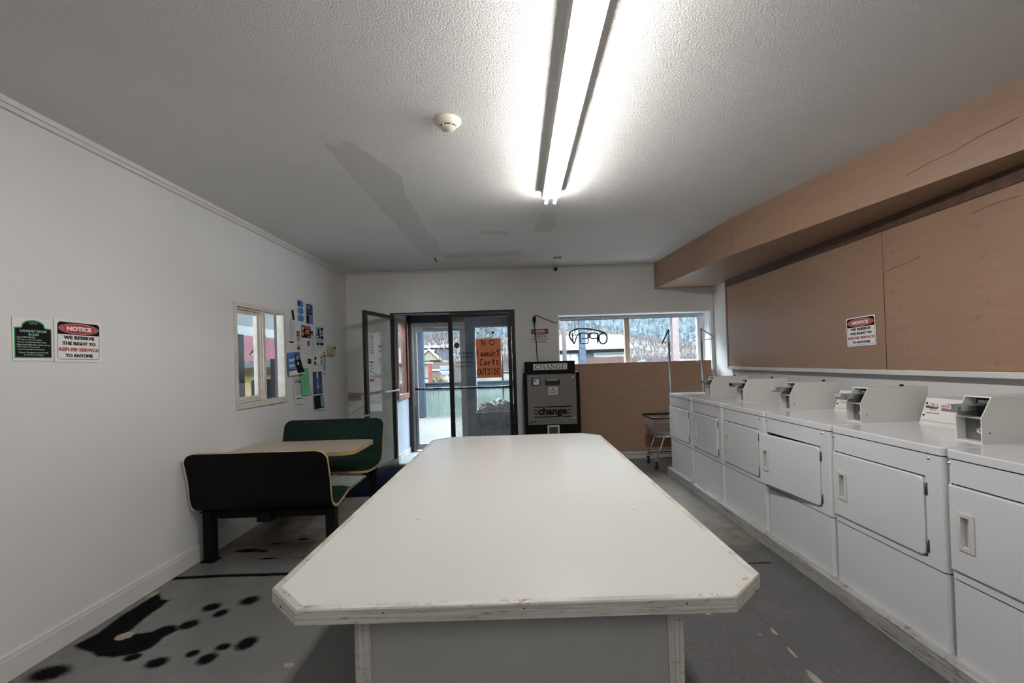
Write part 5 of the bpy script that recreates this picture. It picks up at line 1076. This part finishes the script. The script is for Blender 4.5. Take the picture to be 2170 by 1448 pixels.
o = k_.build('dry_brush', 'shrub'); tag(o, 'pale dry brush at the foot of the hillside', 'brush', kind='stuff')
def bare_tree(seed, h):
    rt = random.Random(seed); mb = MB()
    def grow(p, d, L, r, lv):
        q = p+d*L; mb.tube([p, (p+q)/2+Vector((rt.uniform(-.05, .05)*L, 0, 0)), q], [r, r*.85, r*.65], 5 if lv < 2 else 3, cap=False)
        if lv < 5:
            for _ in range(3 if lv < 4 else 2):
                e = (d+Vector((rt.uniform(-.75, .75), rt.uniform(-.75, .75), rt.uniform(-.1, .55)))).normalized(); grow(q, e, L*rt.uniform(.62, .85), r*.6, lv+1)
    grow(Vector((0, 0, 0)), Vector((0, 0, 1)), h*.26, h*.016, 0); return mb
for k, (x, y, h, lb) in enumerate(((-14.5, 90, 13, 'bare tree rising behind the gabled house roof'), (-23, 66, 7, 'bare tree beside the outer door post'), (-9.5, 60, 8, 'bare tree right of the gabled house'), (24, 52, 5, 'bare bushy tree behind the pale porch post'), (17, 52, 4.5, 'bare bushy tree behind the middle of the wide window'))):
    o = bare_tree(k+3, h).build('bare_tree', 'twig', None, (x, y, -.6)); tag(o, lb, 'tree', 'bare winter trees')
for k, (x, y, r) in enumerate(((19, 72, 1.1), (13.5, 62, .9))):
    bm_ = bmesh.new(); bmesh.ops.create_icosphere(bm_, subdivisions=3, radius=r)
    for v in bm_.verts: v.co *= 1+rc.uniform(-.25, .25)
    o = MB().bm(bm_).build('sagebrush', 'sage', None, (x, y, -.6+r*.6)); tag(o, ('round grey-green bush in the right half of the wide window', 'spiky grey-green bush at the corner of the blue-grey house')[k], 'bush')

# ------------------------------------------------------------------ fit the lettering to its measured size
bpy.context.view_layer.update()
dg = bpy.context.evaluated_depsgraph_get()
for (o, w_, h_, sg) in TEXTS:                      # turn each line of lettering into a plain mesh
    me = bpy.data.meshes.new_from_object(o.evaluated_get(dg)); nm = o.name; par = o.parent; ml = o.matrix_basis.copy(); cu = o.data
    co = np.empty(len(me.vertices)*3, np.float32); me.vertices.foreach_get('co', co); co = co.reshape(-1, 3)
    lo, hi = co.min(0), co.max(0); co[:, :2] -= (lo[:2]+hi[:2])/2
    if w_: co[:, 0] *= sg*w_/(hi[0]-lo[0])
    if h_: co[:, 1] *= h_/(hi[1]-lo[1])
    me.vertices.foreach_set('co', co.ravel()); me.update()
    bpy.data.objects.remove(o); bpy.data.curves.remove(cu); me.name = nm
    q = bpy.data.objects.new(nm.split('.')[0], me); COL.objects.link(q); q.parent = par; q.matrix_basis = ml
